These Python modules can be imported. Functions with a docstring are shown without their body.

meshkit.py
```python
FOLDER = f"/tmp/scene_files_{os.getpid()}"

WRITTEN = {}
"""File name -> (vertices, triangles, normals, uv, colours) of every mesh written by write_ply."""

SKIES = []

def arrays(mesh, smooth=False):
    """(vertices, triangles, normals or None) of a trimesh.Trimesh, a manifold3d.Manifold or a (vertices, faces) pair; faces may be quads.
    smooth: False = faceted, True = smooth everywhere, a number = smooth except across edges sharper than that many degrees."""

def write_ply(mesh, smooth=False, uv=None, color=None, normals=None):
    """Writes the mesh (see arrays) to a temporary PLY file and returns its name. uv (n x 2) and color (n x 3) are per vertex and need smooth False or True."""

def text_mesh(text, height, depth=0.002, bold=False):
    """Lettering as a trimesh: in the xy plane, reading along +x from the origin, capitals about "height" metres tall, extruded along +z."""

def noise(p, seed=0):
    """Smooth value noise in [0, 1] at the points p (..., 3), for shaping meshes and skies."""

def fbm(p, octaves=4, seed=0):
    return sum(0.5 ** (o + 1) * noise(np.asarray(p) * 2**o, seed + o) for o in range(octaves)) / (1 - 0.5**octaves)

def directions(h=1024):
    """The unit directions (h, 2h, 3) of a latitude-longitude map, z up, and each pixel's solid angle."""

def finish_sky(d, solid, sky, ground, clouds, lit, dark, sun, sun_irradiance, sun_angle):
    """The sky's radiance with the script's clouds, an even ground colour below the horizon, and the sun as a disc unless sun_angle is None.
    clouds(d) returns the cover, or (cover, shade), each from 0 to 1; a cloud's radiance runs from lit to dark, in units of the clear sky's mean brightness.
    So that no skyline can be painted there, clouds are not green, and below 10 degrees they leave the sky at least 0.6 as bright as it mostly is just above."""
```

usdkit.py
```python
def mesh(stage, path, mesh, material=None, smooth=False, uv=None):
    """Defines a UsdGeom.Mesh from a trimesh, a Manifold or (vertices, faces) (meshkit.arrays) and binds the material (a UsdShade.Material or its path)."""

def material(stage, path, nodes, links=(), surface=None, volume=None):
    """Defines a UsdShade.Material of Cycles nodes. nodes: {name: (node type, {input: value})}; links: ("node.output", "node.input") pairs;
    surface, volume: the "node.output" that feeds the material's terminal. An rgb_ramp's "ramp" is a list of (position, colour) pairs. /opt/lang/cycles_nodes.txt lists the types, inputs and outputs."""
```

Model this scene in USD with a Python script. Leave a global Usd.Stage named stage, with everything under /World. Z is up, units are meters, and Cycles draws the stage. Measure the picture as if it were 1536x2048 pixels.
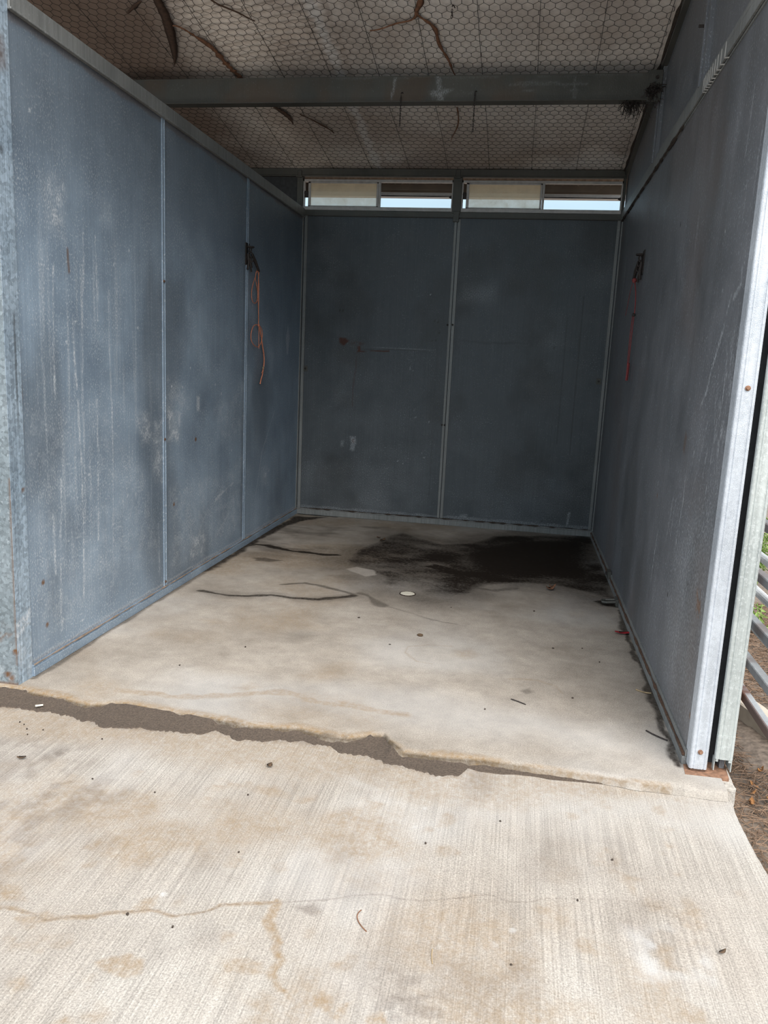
import math, random
import numpy as np
import trimesh, shapely, usdkit, meshkit
from shapely.geometry import Polygon, LineString
from pxr import Usd, UsdGeom, UsdLux, UsdShade, Gf, Sdf, Vt

random.seed(7)
rng = np.random.default_rng(7)
stage = Usd.Stage.CreateInMemory()
UsdGeom.SetStageUpAxis(stage, "Z")
UsdGeom.SetStageMetersPerUnit(stage, 1.0)
UsdGeom.Xform.Define(stage, "/World")
UsdGeom.Scope.Define(stage, "/World/Looks")

# ------------------------------------------------------------------ camera
cam = UsdGeom.Camera.Define(stage, "/World/camera")
RIGHT, UP, FWD = (0.9837759, 0.17333269, 0.04626826), (-0.07668914, 0.17315805, 0.9819038), (-0.16218431, 0.96952157, -0.18364145)
EYE = (2.2583871, -7.8572886, 1.5752125)
cam.AddTransformOp().Set(Gf.Matrix4d(*RIGHT, 0, *UP, 0, *(-c for c in FWD), 0, *EYE, 1))
cam.CreateHorizontalApertureAttr(36.0)
cam.CreateFocalLengthAttr(36.0 * 1563.34 / 1536)
cam.CreateClippingRangeAttr((0.05, 500.0))
cam.CreateExposureAttr(0.48)

# ------------------------------------------------------------------ overcast sky, sun behind thin cloud
SKY = usdkit.material(stage, "/World/Looks/overcast_sky", {
    "g": ("texture_coordinate", {}),
    "xyz": ("separate_xyz", {}),
    "el": ("rgb_ramp", {"ramp": [(0.0, (0.36, 0.55, 0.66)), (0.14, (0.44, 0.63, 0.76)), (0.35, (0.80, 0.90, 1.0)), (0.6, (1.0, 1.05, 1.12)), (1.0, (1.15, 1.18, 1.22))]}),
    "map": ("mapping", {"scale": (1.6, 1.6, 4.0)}),
    "n": ("noise_texture", {"scale": 1.5, "detail": 4}),
    "mr": ("map_range", {"from_min": 0.35, "from_max": 0.7, "to_min": 0.88, "to_max": 1.12, "clamp": True}),
    "mul": ("mix_color", {"blend_type": "multiply", "fac": 1.0, "use_clamp": False}),
    "bg": ("background_shader", {"strength": 1.0}),
}, [("g.generated", "xyz.vector"), ("xyz.z", "el.fac"), ("g.generated", "map.vector"), ("map.vector", "n.vector"), ("n.fac", "mr.value"),
    ("el.color", "mul.a"), ("mr.result", "mul.b"), ("mul.result", "bg.color")], surface="bg.background")
dome = UsdLux.DomeLight.Define(stage, "/World/sky")
dome.CreateIntensityAttr(1.0)
UsdShade.MaterialBindingAPI.Apply(dome.GetPrim()).Bind(SKY)
sun = UsdLux.DistantLight.Define(stage, "/World/veiled_sun")
sun.CreateIntensityAttr(1.45)
sun.CreateAngleAttr(50.0)
sun.CreateColorAttr(Gf.Vec3f(1.0, 0.95, 0.89))
sun.AddRotateXYZOp().Set(Gf.Vec3f(45, 0, 31))   # high, from behind the camera and from the right

# ------------------------------------------------------------------ helpers
W = 3.05                                     # stall width; back wall at y = 0, floor at z = 0
ROOF_A, ROOF_B = 3.424, -0.158               # ceiling height = ROOF_A + ROOF_B * y
def roof(y): return ROOF_A + ROOF_B * np.asarray(y, float)

USED = {}
def numbered(parent, name):
    k = USED.get((parent, name), -1) + 1
    USED[(parent, name)] = k
    return f"{parent}/{name}" + (f"_{k:03d}" if k else "")

def tag(prim, label=None, cat=None, group=None, kind=None):
    for k, v in (("label", label), ("category", cat), ("group", group), ("kind", kind)):
        if v: prim.SetCustomDataByKey(k, v)
    return prim

def thing(name, label, cat, loc=(0, 0, 0), group=None, kind=None):
    x = UsdGeom.Xform.Define(stage, numbered("/World", name))
    if any(loc): x.AddTranslateOp().Set(Gf.Vec3d(*loc))
    return tag(x.GetPrim(), label, cat, group, kind)

def put(name, mesh, mat, parent=None, smooth=False, wear=None, label=None, cat=None, group=None, kind=None):
    """One Mesh prim under parent (a prim) or /World. wear: per-vertex float3 mask read by the materials."""
    path = numbered(str(parent.GetPath()) if parent else "/World", name)
    m = usdkit.mesh(stage, path, mesh, MAT[mat] if isinstance(mat, str) else mat, smooth=smooth)
    if wear is not None:
        UsdGeom.PrimvarsAPI(m).CreatePrimvar("wear", Sdf.ValueTypeNames.Color3fArray, "vertex").Set(Vt.Vec3fArray.FromNumpy(np.asarray(wear, np.float32)))
    tag(m.GetPrim(), label, cat, group, kind)
    return m.GetPrim()

def box(x0, x1, y0, y1, z0, z1, c=0.002):
    lo, hi = np.minimum((x0, y0, z0), (x1, y1, z1)), np.maximum((x0, y0, z0), (x1, y1, z1))
    c = min(c, (hi - lo).min() * 0.3)
    pts = []
    for sx in (0, 1):
        for sy in (0, 1):
            for sz in (0, 1):
                p = np.where((sx, sy, sz), hi, lo); s = np.where((sx, sy, sz), -c, c)
                for ax in range(3):
                    q = p + s; q[ax] = p[ax]; pts.append(q)
    return trimesh.convex.convex_hull(np.array(pts))

def join(*ms): return trimesh.util.concatenate([m for m in ms])

def cyl(a, b, r, n=10):
    return trimesh.creation.cylinder(radius=r, segment=[a, b], sections=n)

def tube(pts, r, sides=6, closed=False):
    p = np.asarray(pts, float); n = len(p)
    t = np.gradient(p, axis=0) if not closed else np.roll(p, -1, 0) - np.roll(p, 1, 0)
    t /= np.linalg.norm(t, axis=1, keepdims=True) + 1e-12
    a = np.cross(t, np.where(np.abs(t[:, 2:]) < 0.9, [0, 0, 1.0], [1.0, 0, 0]))
    a /= np.linalg.norm(a, axis=1, keepdims=True) + 1e-12
    b = np.cross(t, a); ang = np.arange(sides) * 2 * np.pi / sides
    rr = np.broadcast_to(r, (n,))[:, None, None]
    v = (p[:, None] + rr * (np.cos(ang)[None, :, None] * a[:, None] + np.sin(ang)[None, :, None] * b[:, None])).reshape(-1, 3)
    f = []
    for i in range(n if closed else n - 1):
        i2 = (i + 1) % n
        for j in range(sides):
            j2 = (j + 1) % sides
            f += [(i * sides + j, i2 * sides + j, i2 * sides + j2), (i * sides + j, i2 * sides + j2, i * sides + j2)]
    if not closed:
        for j in range(1, sides - 1):
            f += [(0, j, j + 1), ((n - 1) * sides, (n - 1) * sides + j + 1, (n - 1) * sides + j)]
    return trimesh.Trimesh(v, np.array(f), process=False)

def spline(pts, n=40):
    from scipy.interpolate import CubicSpline
    p = np.asarray(pts, float)
    s = np.r_[0, np.cumsum(np.linalg.norm(np.diff(p, axis=0), axis=1))]
    return CubicSpline(s, p)(np.linspace(0, s[-1], n))

def many_tubes(segs, r):
    """Straight three-sided wires, all at once; segs is (n, 2, 3), r a number or (n,)."""
    a, b = segs[:, 0], segs[:, 1]; t = b - a; t /= np.linalg.norm(t, axis=1, keepdims=True) + 1e-12
    u = np.cross(t, np.where(np.abs(t[:, 2:]) < 0.9, [0, 0, 1.0], [1.0, 0, 0])); u /= np.linalg.norm(u, axis=1, keepdims=True) + 1e-12
    w = np.cross(t, u); r = np.broadcast_to(r, (len(a),))[:, None]
    ring = [np.cos(k) * u * r + np.sin(k) * w * r for k in (0.5, 0.5 + 2.094, 0.5 + 4.189)]
    v = np.stack([a + q for q in ring] + [b + q for q in ring], 1).reshape(-1, 3)
    base = np.array([(0, 3, 4), (0, 4, 1), (1, 4, 5), (1, 5, 2), (2, 5, 3), (2, 3, 0)])
    f = (np.arange(len(a))[:, None, None] * 6 + base[None]).reshape(-1, 3)
    return v, f

def grid_faces(nu, nv, flip=False):
    i, j = np.meshgrid(np.arange(nu - 1), np.arange(nv - 1), indexing="ij")
    a = i * nv + j
    q = np.stack([a, a + nv, a + nv + 1, a + 1], -1).reshape(-1, 4)
    return np.vstack([q[:, [0, 1, 2]], q[:, [0, 2, 3]]]) if not flip else np.vstack([q[:, [0, 2, 1]], q[:, [0, 3, 2]]])

def sheet(axis, at, depth, u0, u1, z0, z1, step):
    """A wall sheet: fine front grid in the plane axis = at (u along the other horizontal axis, v = z) and a folded box behind it. Returns mesh, (u, z) of each vertex."""
    nu, nv = max(2, int((u1 - u0) / step) + 1), max(2, int((z1 - z0) / step) + 1)
    U, Z = np.meshgrid(np.linspace(u0, u1, nu), np.linspace(z0, z1, nv), indexing="ij")
    U, Z = U.ravel(), Z.ravel()
    v = np.empty((len(U), 3)); v[:, axis] = at; v[:, 1 - axis] = U; v[:, 2] = Z
    f = grid_faces(nu, nv)
    lo, hi = [0, 0, z0], [0, 0, z1]
    lo[axis], hi[axis] = (at + 1e-4 * np.sign(depth), at + depth) if depth > 0 else (at + depth, at - 1e-4)
    lo[1 - axis], hi[1 - axis] = u0, u1
    b = trimesh.creation.box(bounds=[lo, hi])
    n = len(v)
    nrm = np.cross(v[f[0, 1]] - v[f[0, 0]], v[f[0, 2]] - v[f[0, 0]])[axis]
    if nrm * depth > 0: f = f[:, [0, 2, 1]]
    return (np.vstack([v, b.vertices]), np.vstack([f, b.faces + n])), np.vstack([np.c_[U, Z], b.vertices[:, [1 - axis, 2]]])

def sstep(x, a, b):
    t = np.clip((x - a) / (b - a), 0, 1); return t * t * (3 - 2 * t)

def warp(P, amp, freq, seed):
    Q = np.c_[P, np.zeros(len(P))] * freq
    return P + amp * np.c_[meshkit.fbm(Q, 4, seed) - 0.5, meshkit.fbm(Q + 17.3, 4, seed + 9) - 0.5] * 2

def blob(P, poly, soft=0.03, amp=0.04, freq=7, seed=1):
    """0..1 mask of a ragged patch."""
    g = Polygon(poly).buffer(0); out = np.zeros(len(P)); m = soft + 2 * amp
    x0, y0, x1, y1 = g.bounds
    k = np.nonzero((P[:, 0] > x0 - m) & (P[:, 0] < x1 + m) & (P[:, 1] > y0 - m) & (P[:, 1] < y1 + m))[0]
    if len(k) == 0: return out
    Q = warp(P[k], amp, freq, seed)
    d = shapely.distance(g.boundary, shapely.points(Q)); d = np.where(shapely.contains_xy(g, Q[:, 0], Q[:, 1]), -d, d)
    out[k] = 1 - sstep(d, -soft, soft)
    return out

def line(P, pts, width=0.01, amp=0.008, freq=14, seed=1, taper=False):
    g = LineString(pts); out = np.zeros(len(P)); m = width * 2 + 2 * amp
    x0, y0, x1, y1 = g.bounds
    k = np.nonzero((P[:, 0] > x0 - m) & (P[:, 0] < x1 + m) & (P[:, 1] > y0 - m) & (P[:, 1] < y1 + m))[0]
    if len(k) == 0: return out
    Q = warp(P[k], amp, freq, seed)
    d = shapely.distance(g, shapely.points(Q))
    w = width * (0.45 + 1.1 * meshkit.noise(np.c_[Q * 9, np.zeros(len(k))], seed + 3))
    out[k] = 1 - sstep(d, 0.3 * w, w)
    return out

def top(*ms): return np.clip(np.max(np.stack(ms), 0), 0, 1)
def nz(P, freq, seed=0, oct=4): return meshkit.fbm(np.c_[P, np.zeros(len(P))] * freq, oct, seed)
def dots(P, pts, r): 
    out = np.zeros(len(P))
    for (a, b), q in zip(pts, np.broadcast_to(r, (len(pts),))):
        k = (np.abs(P[:, 0] - a) < q * 2) & (np.abs(P[:, 1] - b) < q * 2)
        out[k] = np.maximum(out[k], 1 - sstep(np.hypot(P[k, 0] - a, P[k, 1] - b), 0.5 * q, q))
    return out

# ------------------------------------------------------------------ materials
MAT = {}
def plain(name, color, rough=0.6, metallic=0.0, var=0.25, scale=30, bump=0.0, extra=None):
    c = np.array(color, float)
    nodes = {"g": ("geometry", {}), "n": ("noise_texture", {"scale": scale, "detail": 4}),
             "r": ("rgb_ramp", {"ramp": [(0.25, tuple(c * (1 - var))), (0.75, tuple(np.minimum(c * (1 + var), 1)))]}),
             "p": ("principled_bsdf", {"roughness": rough, "metallic": metallic, **(extra or {})})}
    links = [("g.position", "n.vector"), ("n.fac", "r.fac"), ("r.color", "p.base_color")]
    if bump:
        nodes["b"] = ("bump", {"strength": bump, "distance": 0.01}); links += [("n.fac", "b.height"), ("b.normal", "p.normal")]
    MAT[name] = usdkit.material(stage, f"/World/Looks/{name}", nodes, links, "p.BSDF")

def galv(name, dark, light, speck=(0.62, 0.66, 0.70), speck_at=0.66, speck_amt=0.5, streak=0.35, rough=0.5, metallic=0.35, spangle=0.0, rust=(0.16, 0.075, 0.03), grime_shadow=(0.05, 0.048, 0.044), white=(0.68, 0.71, 0.74), speck_scale=125, bump=0.25, dust=0.0):
    """Weathered galvanised steel: blotches, vertical run marks, oxide specks; wear mask red = chalky white, green = rust, blue = dirt and painted shadow."""
    nodes = {
        "g": ("geometry", {}),
        "blot": ("noise_texture", {"scale": 2.6, "detail": 5, "roughness": 0.6}),
        "base": ("rgb_ramp", {"ramp": [(0.3, dark), (0.72, light)]}),
        "ms": ("mapping", {"scale": (75, 75, 0.8)}), "st": ("noise_texture", {"scale": 1.0, "detail": 3, "roughness": 0.6}),
        "sr": ("map_range", {"from_min": 0.35, "from_max": 0.68, "to_min": 1 - streak, "to_max": 1 + streak, "clamp": True}),
        "m1": ("mix_color", {"blend_type": "multiply", "fac": 1.0, "use_clamp": False}),
        "mv": ("mapping", {"scale": (1, 1, 0.6)}),
        "sp": ("noise_texture", {"scale": speck_scale, "detail": 2, "roughness": 0.6}),
        "pat": ("noise_texture", {"scale": 5.0, "detail": 3}),
        "thr": ("math", {"math_type": "multiply_add", "value2": -0.22, "value3": speck_at + 0.11}),
        "sd": ("math", {"math_type": "subtract"}),
        "sm": ("map_range", {"from_min": 0.0, "from_max": 0.07, "to_min": 0.0, "to_max": speck_amt, "clamp": True}),
        "m2": ("mix_color", {"b": speck}),
        "vor": ("voronoi_texture", {"scale": 70.0, "randomness": 1.0}), "vb": ("rgb_to_bw", {}),
        "vr": ("map_range", {"from_min": 0.2, "from_max": 0.8, "to_min": 1 - spangle, "to_max": 1 + spangle, "clamp": True}),
        "m0": ("mix_color", {"blend_type": "multiply", "fac": 1.0, "use_clamp": False}),
        "w": ("attribute", {"attribute": "wear"}), "wx": ("separate_xyz", {}),
        "mw": ("mix_color", {"b": white}), "ws": ("map_range", {"from_min": 0.40, "from_max": 0.60, "to_min": 0.22, "to_max": 1.0, "clamp": True}), "wf": ("math", {"math_type": "multiply"}), "mr": ("mix_color", {"b": rust}), "mg": ("mix_color", {"b": grime_shadow}),
        "p": ("principled_bsdf", {"metallic": metallic, "specular_ior_level": 0.4}),
        "ro": ("map_range", {"from_min": 0.3, "from_max": 0.7, "to_min": rough - 0.08, "to_max": rough + 0.1}),
        "b": ("bump", {"strength": bump, "distance": 0.004}),
    }
    P = "g.position"
    links = [(P, "blot.vector"), ("blot.fac", "base.fac"), (P, "ms.vector"), ("ms.vector", "st.vector"), ("st.fac", "sr.value"),
             ("base.color", "m1.a"), ("sr.result", "m1.b"), (P, "vor.vector"), ("vor.color", "vb.color"), ("vb.val", "vr.value"), ("m1.result", "m0.a"), ("vr.result", "m0.b"),
             (P, "mv.vector"), ("mv.vector", "sp.vector"), (P, "pat.vector"), ("pat.fac", "thr.value1"), ("sp.fac", "sd.value1"), ("thr.value", "sd.value2"), ("sd.value", "sm.value"),
             ("m0.result", "m2.a"), ("sm.result", "m2.fac"),
             ("w.vector", "wx.vector"), ("m2.result", "mg.a"), ("wx.z", "mg.fac"), ("mg.result", "mr.a"), ("wx.y", "mr.fac"), ("mr.result", "mw.a"), ("sp.fac", "ws.value"), ("ws.result", "wf.value1"), ("wx.x", "wf.value2"), ("wf.value", "mw.fac"),
             ("mw.result", "p.base_color"), ("blot.fac", "ro.value"), ("ro.result", "p.roughness"), ("sp.fac", "b.height"), ("b.normal", "p.normal")]
    MAT[name] = usdkit.material(stage, f"/World/Looks/{name}", nodes, links, "p.BSDF")

def concrete(name, dark, light, broom, grit, mottle=0.18, wet=(0.020, 0.0145, 0.0105), tan=(0.27, 0.185, 0.10), white=(0.62, 0.63, 0.64)):
    """Concrete: cloudy tone, sand grit, broom lines along y; wear mask red = wet, oily and painted shadow, green = tan staining, blue = bleached."""
    nodes = {
        "g": ("geometry", {}),
        "c": ("noise_texture", {"scale": 1.7, "detail": 6, "roughness": 0.62}), "base": ("rgb_ramp", {"ramp": [(0.3, dark), (0.7, light)]}),
        "c2": ("noise_texture", {"scale": 8.5, "detail": 9, "roughness": 0.74}), "c2r": ("map_range", {"from_min": 0.3, "from_max": 0.7, "to_min": 1 - mottle, "to_max": 1 + mottle, "clamp": True}),
        "m0": ("mix_color", {"blend_type": "multiply", "fac": 1.0, "use_clamp": False}),
        "gr": ("noise_texture", {"scale": 170, "detail": 3, "roughness": 0.7}), "grr": ("map_range", {"from_min": 0.3, "from_max": 0.7, "to_min": 1 - grit, "to_max": 1 + grit, "clamp": True}),
        "m1": ("mix_color", {"blend_type": "multiply", "fac": 1.0, "use_clamp": False}),
        "mb": ("mapping", {"scale": (210, 2.0, 1)}), "br": ("noise_texture", {"scale": 1.0, "detail": 3, "roughness": 0.6, "distortion": 0.15}),
        "brr": ("map_range", {"from_min": 0.28, "from_max": 0.62, "to_min": 1 - broom, "to_max": 1 + broom * 0.4, "clamp": True}),
        "m2": ("mix_color", {"blend_type": "multiply", "fac": 1.0, "use_clamp": False}),
        "w": ("attribute", {"attribute": "wear"}), "wx": ("separate_xyz", {}),
        "mt": ("mix_color", {"b": tan}), "mw": ("mix_color", {"b": white}), "mx": ("mix_color", {"b": wet}),
        "fn": ("noise_texture", {"scale": 38, "detail": 8, "roughness": 0.75}), "wn": ("map_range", {"from_min": 0.3, "from_max": 0.7, "to_min": 0.84, "to_max": 1.35, "clamp": True}), "wf": ("math", {"math_type": "multiply", "use_clamp": True}), "tf": ("math", {"math_type": "multiply", "use_clamp": True}), "tn": ("map_range", {"from_min": 0.36, "from_max": 0.62, "to_min": 0.30, "to_max": 1.35, "clamp": True}),
        "ro": ("map_range", {"from_min": 0, "from_max": 1, "to_min": 0.85, "to_max": 0.75, "clamp": True}), "sl": ("map_range", {"from_min": 0, "from_max": 1, "to_min": 0.3, "to_max": 0.12, "clamp": True}),
        "hs": ("math", {"math_type": "multiply_add", "value2": 0.6 if broom else 0.0}),
        "b": ("bump", {"strength": 0.35, "distance": 0.004}),
        "p": ("principled_bsdf", {"specular_ior_level": 0.3}),
    }
    P = "g.position"
    links = [(P, "c.vector"), ("c.fac", "base.fac"), (P, "c2.vector"), ("c2.fac", "c2r.value"), ("base.color", "m0.a"), ("c2r.result", "m0.b"),
             (P, "gr.vector"), ("gr.fac", "grr.value"), ("m0.result", "m1.a"), ("grr.result", "m1.b"),
             (P, "mb.vector"), ("mb.vector", "br.vector"), ("br.fac", "brr.value"), ("m1.result", "m2.a"), ("brr.result", "m2.b"),
             ("w.vector", "wx.vector"), (P, "fn.vector"), ("fn.fac", "tn.value"), ("fn.fac", "wn.value"), ("wn.result", "wf.value1"), ("wx.x", "wf.value2"), ("tn.result", "tf.value1"), ("wx.y", "tf.value2"),
             ("m2.result", "mw.a"), ("wx.z", "mw.fac"), ("mw.result", "mt.a"), ("tf.value", "mt.fac"), ("mt.result", "mx.a"), ("wf.value", "mx.fac"),
             ("mx.result", "p.base_color"), ("wx.x", "ro.value"), ("wx.x", "sl.value"), ("sl.result", "p.specular_ior_level"), ("ro.result", "p.roughness"),
             ("br.fac", "hs.value1"), ("gr.fac", "hs.value3"), ("hs.value", "b.height"), ("b.normal", "p.normal")]
    MAT[name] = usdkit.material(stage, f"/World/Looks/{name}", nodes, links, "p.BSDF")

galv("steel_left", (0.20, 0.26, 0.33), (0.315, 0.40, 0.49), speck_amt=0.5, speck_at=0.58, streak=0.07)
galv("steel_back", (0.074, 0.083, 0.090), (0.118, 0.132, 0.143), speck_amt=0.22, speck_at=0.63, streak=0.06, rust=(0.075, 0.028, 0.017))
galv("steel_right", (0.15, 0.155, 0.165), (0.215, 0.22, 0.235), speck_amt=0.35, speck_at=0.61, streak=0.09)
galv("steel_trim", (0.20, 0.205, 0.20), (0.29, 0.295, 0.285), speck_amt=0.25, speck_at=0.64, streak=0.15)
galv("steel_dull", (0.078, 0.077, 0.068), (0.125, 0.122, 0.108), speck_amt=0.12, speck_at=0.66, streak=0.03)
galv("steel_post_front", (0.17, 0.205, 0.225), (0.26, 0.30, 0.325), spangle=0.22, speck_amt=0.25, speck_at=0.62, streak=0.05)
galv("steel_post_left", (0.27, 0.345, 0.42), (0.40, 0.485, 0.565), spangle=0.22, speck_amt=0.3, speck_at=0.62, streak=0.2, rough=0.45)
galv("steel_post_right", (0.44, 0.47, 0.51), (0.56, 0.59, 0.63), spangle=0.06, speck=(0.75, 0.77, 0.8), speck_amt=0.5, speck_at=0.58, streak=0.08, rough=0.5, speck_scale=330)
galv("steel_post_green", (0.40, 0.43, 0.42), (0.53, 0.56, 0.54), spangle=0.05, speck=(0.68, 0.71, 0.70), speck_amt=0.4, speck_at=0.58, streak=0.12, rough=0.55)
galv("rail_steel", (0.50, 0.51, 0.51), (0.70, 0.71, 0.71), speck_amt=0.2, streak=0.1, rust=(0.20, 0.085, 0.05))
concrete("stall_concrete", (0.275, 0.238, 0.198), (0.42, 0.378, 0.328), broom=0.0, grit=0.30)
concrete("broom_concrete", (0.345, 0.305, 0.262), (0.43, 0.40, 0.36), broom=0.28, grit=0.34, mottle=0.08, wet=(0.10, 0.075, 0.06))
plain("rust", (0.10, 0.056, 0.036), 0.85, var=0.5, scale=60, bump=0.4)
plain("dust_line", (0.21, 0.16, 0.125), 0.9, var=0.45, scale=25)
plain("rust_plate", (0.24, 0.13, 0.08), 0.85, var=0.45, scale=45, bump=0.5)
plain("dark_iron", (0.035, 0.027, 0.024), 0.7, var=0.5, scale=90)
plain("shadow_steel", (0.05, 0.052, 0.055), 0.8)
plain("wire", (0.045, 0.038, 0.034), 0.6)
plain("window_aluminium", (0.48, 0.46, 0.44), 0.5, 0.2, var=0.15, scale=25)
plain("orange_twine", (0.52, 0.19, 0.11), 0.8, var=0.2, scale=120)
plain("red_twine", (0.24, 0.045, 0.045), 0.8, var=0.2, scale=120)
plain("bark_dark", (0.085, 0.05, 0.034), 0.9, var=0.4, scale=40)
plain("bark_red", (0.21, 0.10, 0.055), 0.9, var=0.45, scale=50)
plain("roof_sheet", (0.19, 0.135, 0.095), 0.7, var=0.2, scale=8)
plain("gutter_paint", (0.80, 0.76, 0.74), 0.6, var=0.08)
plain("soil", (0.088, 0.066, 0.050), 0.95, var=0.35, scale=130, bump=0.6)
plain("ground_soil", (0.17, 0.135, 0.107), 0.95, var=0.5, scale=35, bump=0.7)
plain("straw", (0.42, 0.31, 0.18), 0.8, var=0.35, scale=20)
MAT["litter"] = usdkit.material(stage, "/World/Looks/litter", {"g": ("geometry", {}), "r": ("rgb_ramp", {"ramp": [(0.0, (0.20, 0.13, 0.085)), (0.2, (0.40, 0.295, 0.19)), (0.6, (0.62, 0.51, 0.35)), (1.0, (0.80, 0.72, 0.55))]}), "p": ("principled_bsdf", {"roughness": 0.8})},
    [("g.random_per_island", "r.fac"), ("r.color", "p.base_color")], "p.BSDF")
plain("dead_leaf", (0.33, 0.155, 0.055), 0.8, var=0.4, scale=30)
plain("leaf_scrap", (0.09, 0.055, 0.03), 0.85, var=0.4, scale=40)
plain("red_plastic", (0.42, 0.02, 0.03), 0.6)
plain("pale_disc", (0.66, 0.62, 0.52), 0.6, var=0.1)
plain("weed_leaf", (0.25, 0.36, 0.10), 0.6, var=0.3, scale=20)
plain("sleeper", (0.50, 0.44, 0.36), 0.85, var=0.15, scale=12, bump=0.3)
plain("chevron_pale", (0.50, 0.48, 0.45), 0.7, var=0.1)
plain("dirt_cake", (0.045, 0.032, 0.024), 0.95, var=0.5, scale=80, bump=0.5)
plain("rough_concrete", (0.43, 0.40, 0.36), 0.95, var=0.3, scale=55, bump=0.9)

# window panes: clear, and clouded with dust (light passes both)
MAT["clear_pane"] = usdkit.material(stage, "/World/Looks/clear_pane", {
    "t": ("transparent_bsdf", {"color": (0.97, 0.98, 0.98)}), "g": ("glossy_bsdf", {"roughness": 0.02}), "f": ("fresnel", {"IOR": 1.45}), "m": ("mix_closure", {})},
    [("f.fac", "m.fac"), ("t.BSDF", "m.closure1"), ("g.BSDF", "m.closure2")], "m.closure")
MAT["dusty_pane"] = usdkit.material(stage, "/World/Looks/dusty_pane", {
    "gm": ("geometry", {}), "n": ("noise_texture", {"scale": 9, "detail": 6, "roughness": 0.7}), "r": ("map_range", {"from_min": 0.3, "from_max": 0.7, "to_min": 0.38, "to_max": 0.60, "clamp": True}),
    "t": ("transparent_bsdf", {"color": (0.97, 0.97, 0.95)}), "d": ("translucent_bsdf", {"color": (0.78, 0.72, 0.58)}), "m": ("mix_closure", {})},
    [("gm.position", "n.vector"), ("n.fac", "r.value"), ("r.result", "m.fac"), ("t.BSDF", "m.closure1"), ("d.BSDF", "m.closure2")], "m.closure")

# foil-faced roof insulation, brown with age towards the eaves; shadow at the left painted brown
MAT["insulation"] = usdkit.material(stage, "/World/Looks/insulation", {
    "g": ("geometry", {}), "n": ("noise_texture", {"scale": 1.6, "detail": 6, "roughness": 0.6}),
    "base": ("rgb_ramp", {"ramp": [(0.3, (0.73, 0.655, 0.59)), (0.55, (0.82, 0.765, 0.715)), (0.75, (0.87, 0.835, 0.80))]}),
    "n2": ("noise_texture", {"scale": 26, "detail": 4}), "n2r": ("map_range", {"from_min": 0.3, "from_max": 0.7, "to_min": 0.86, "to_max": 1.1}),
    "m": ("mix_color", {"blend_type": "multiply", "fac": 1.0, "use_clamp": False}),
    "w": ("attribute", {"attribute": "wear"}), "wx": ("separate_xyz", {}),
    "mr": ("mix_color", {"b": (0.215, 0.135, 0.095)}), "ms": ("mix_color", {"b": (0.78, 0.79, 0.80)}), "mg": ("mix_color", {"b": (0.17, 0.09, 0.05)}),
    "p": ("principled_bsdf", {"roughness": 0.6, "specular_ior_level": 0.3})},
    [("g.position", "n.vector"), ("n.fac", "base.fac"), ("g.position", "n2.vector"), ("n2.fac", "n2r.value"), ("base.color", "m.a"), ("n2r.result", "m.b"),
     ("w.vector", "wx.vector"), ("m.result", "ms.a"), ("wx.x", "ms.fac"), ("ms.result", "mr.a"), ("wx.y", "mr.fac"), ("mr.result", "mg.a"), ("wx.z", "mg.fac"), ("mg.result", "p.base_color")], "p.BSDF")

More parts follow.
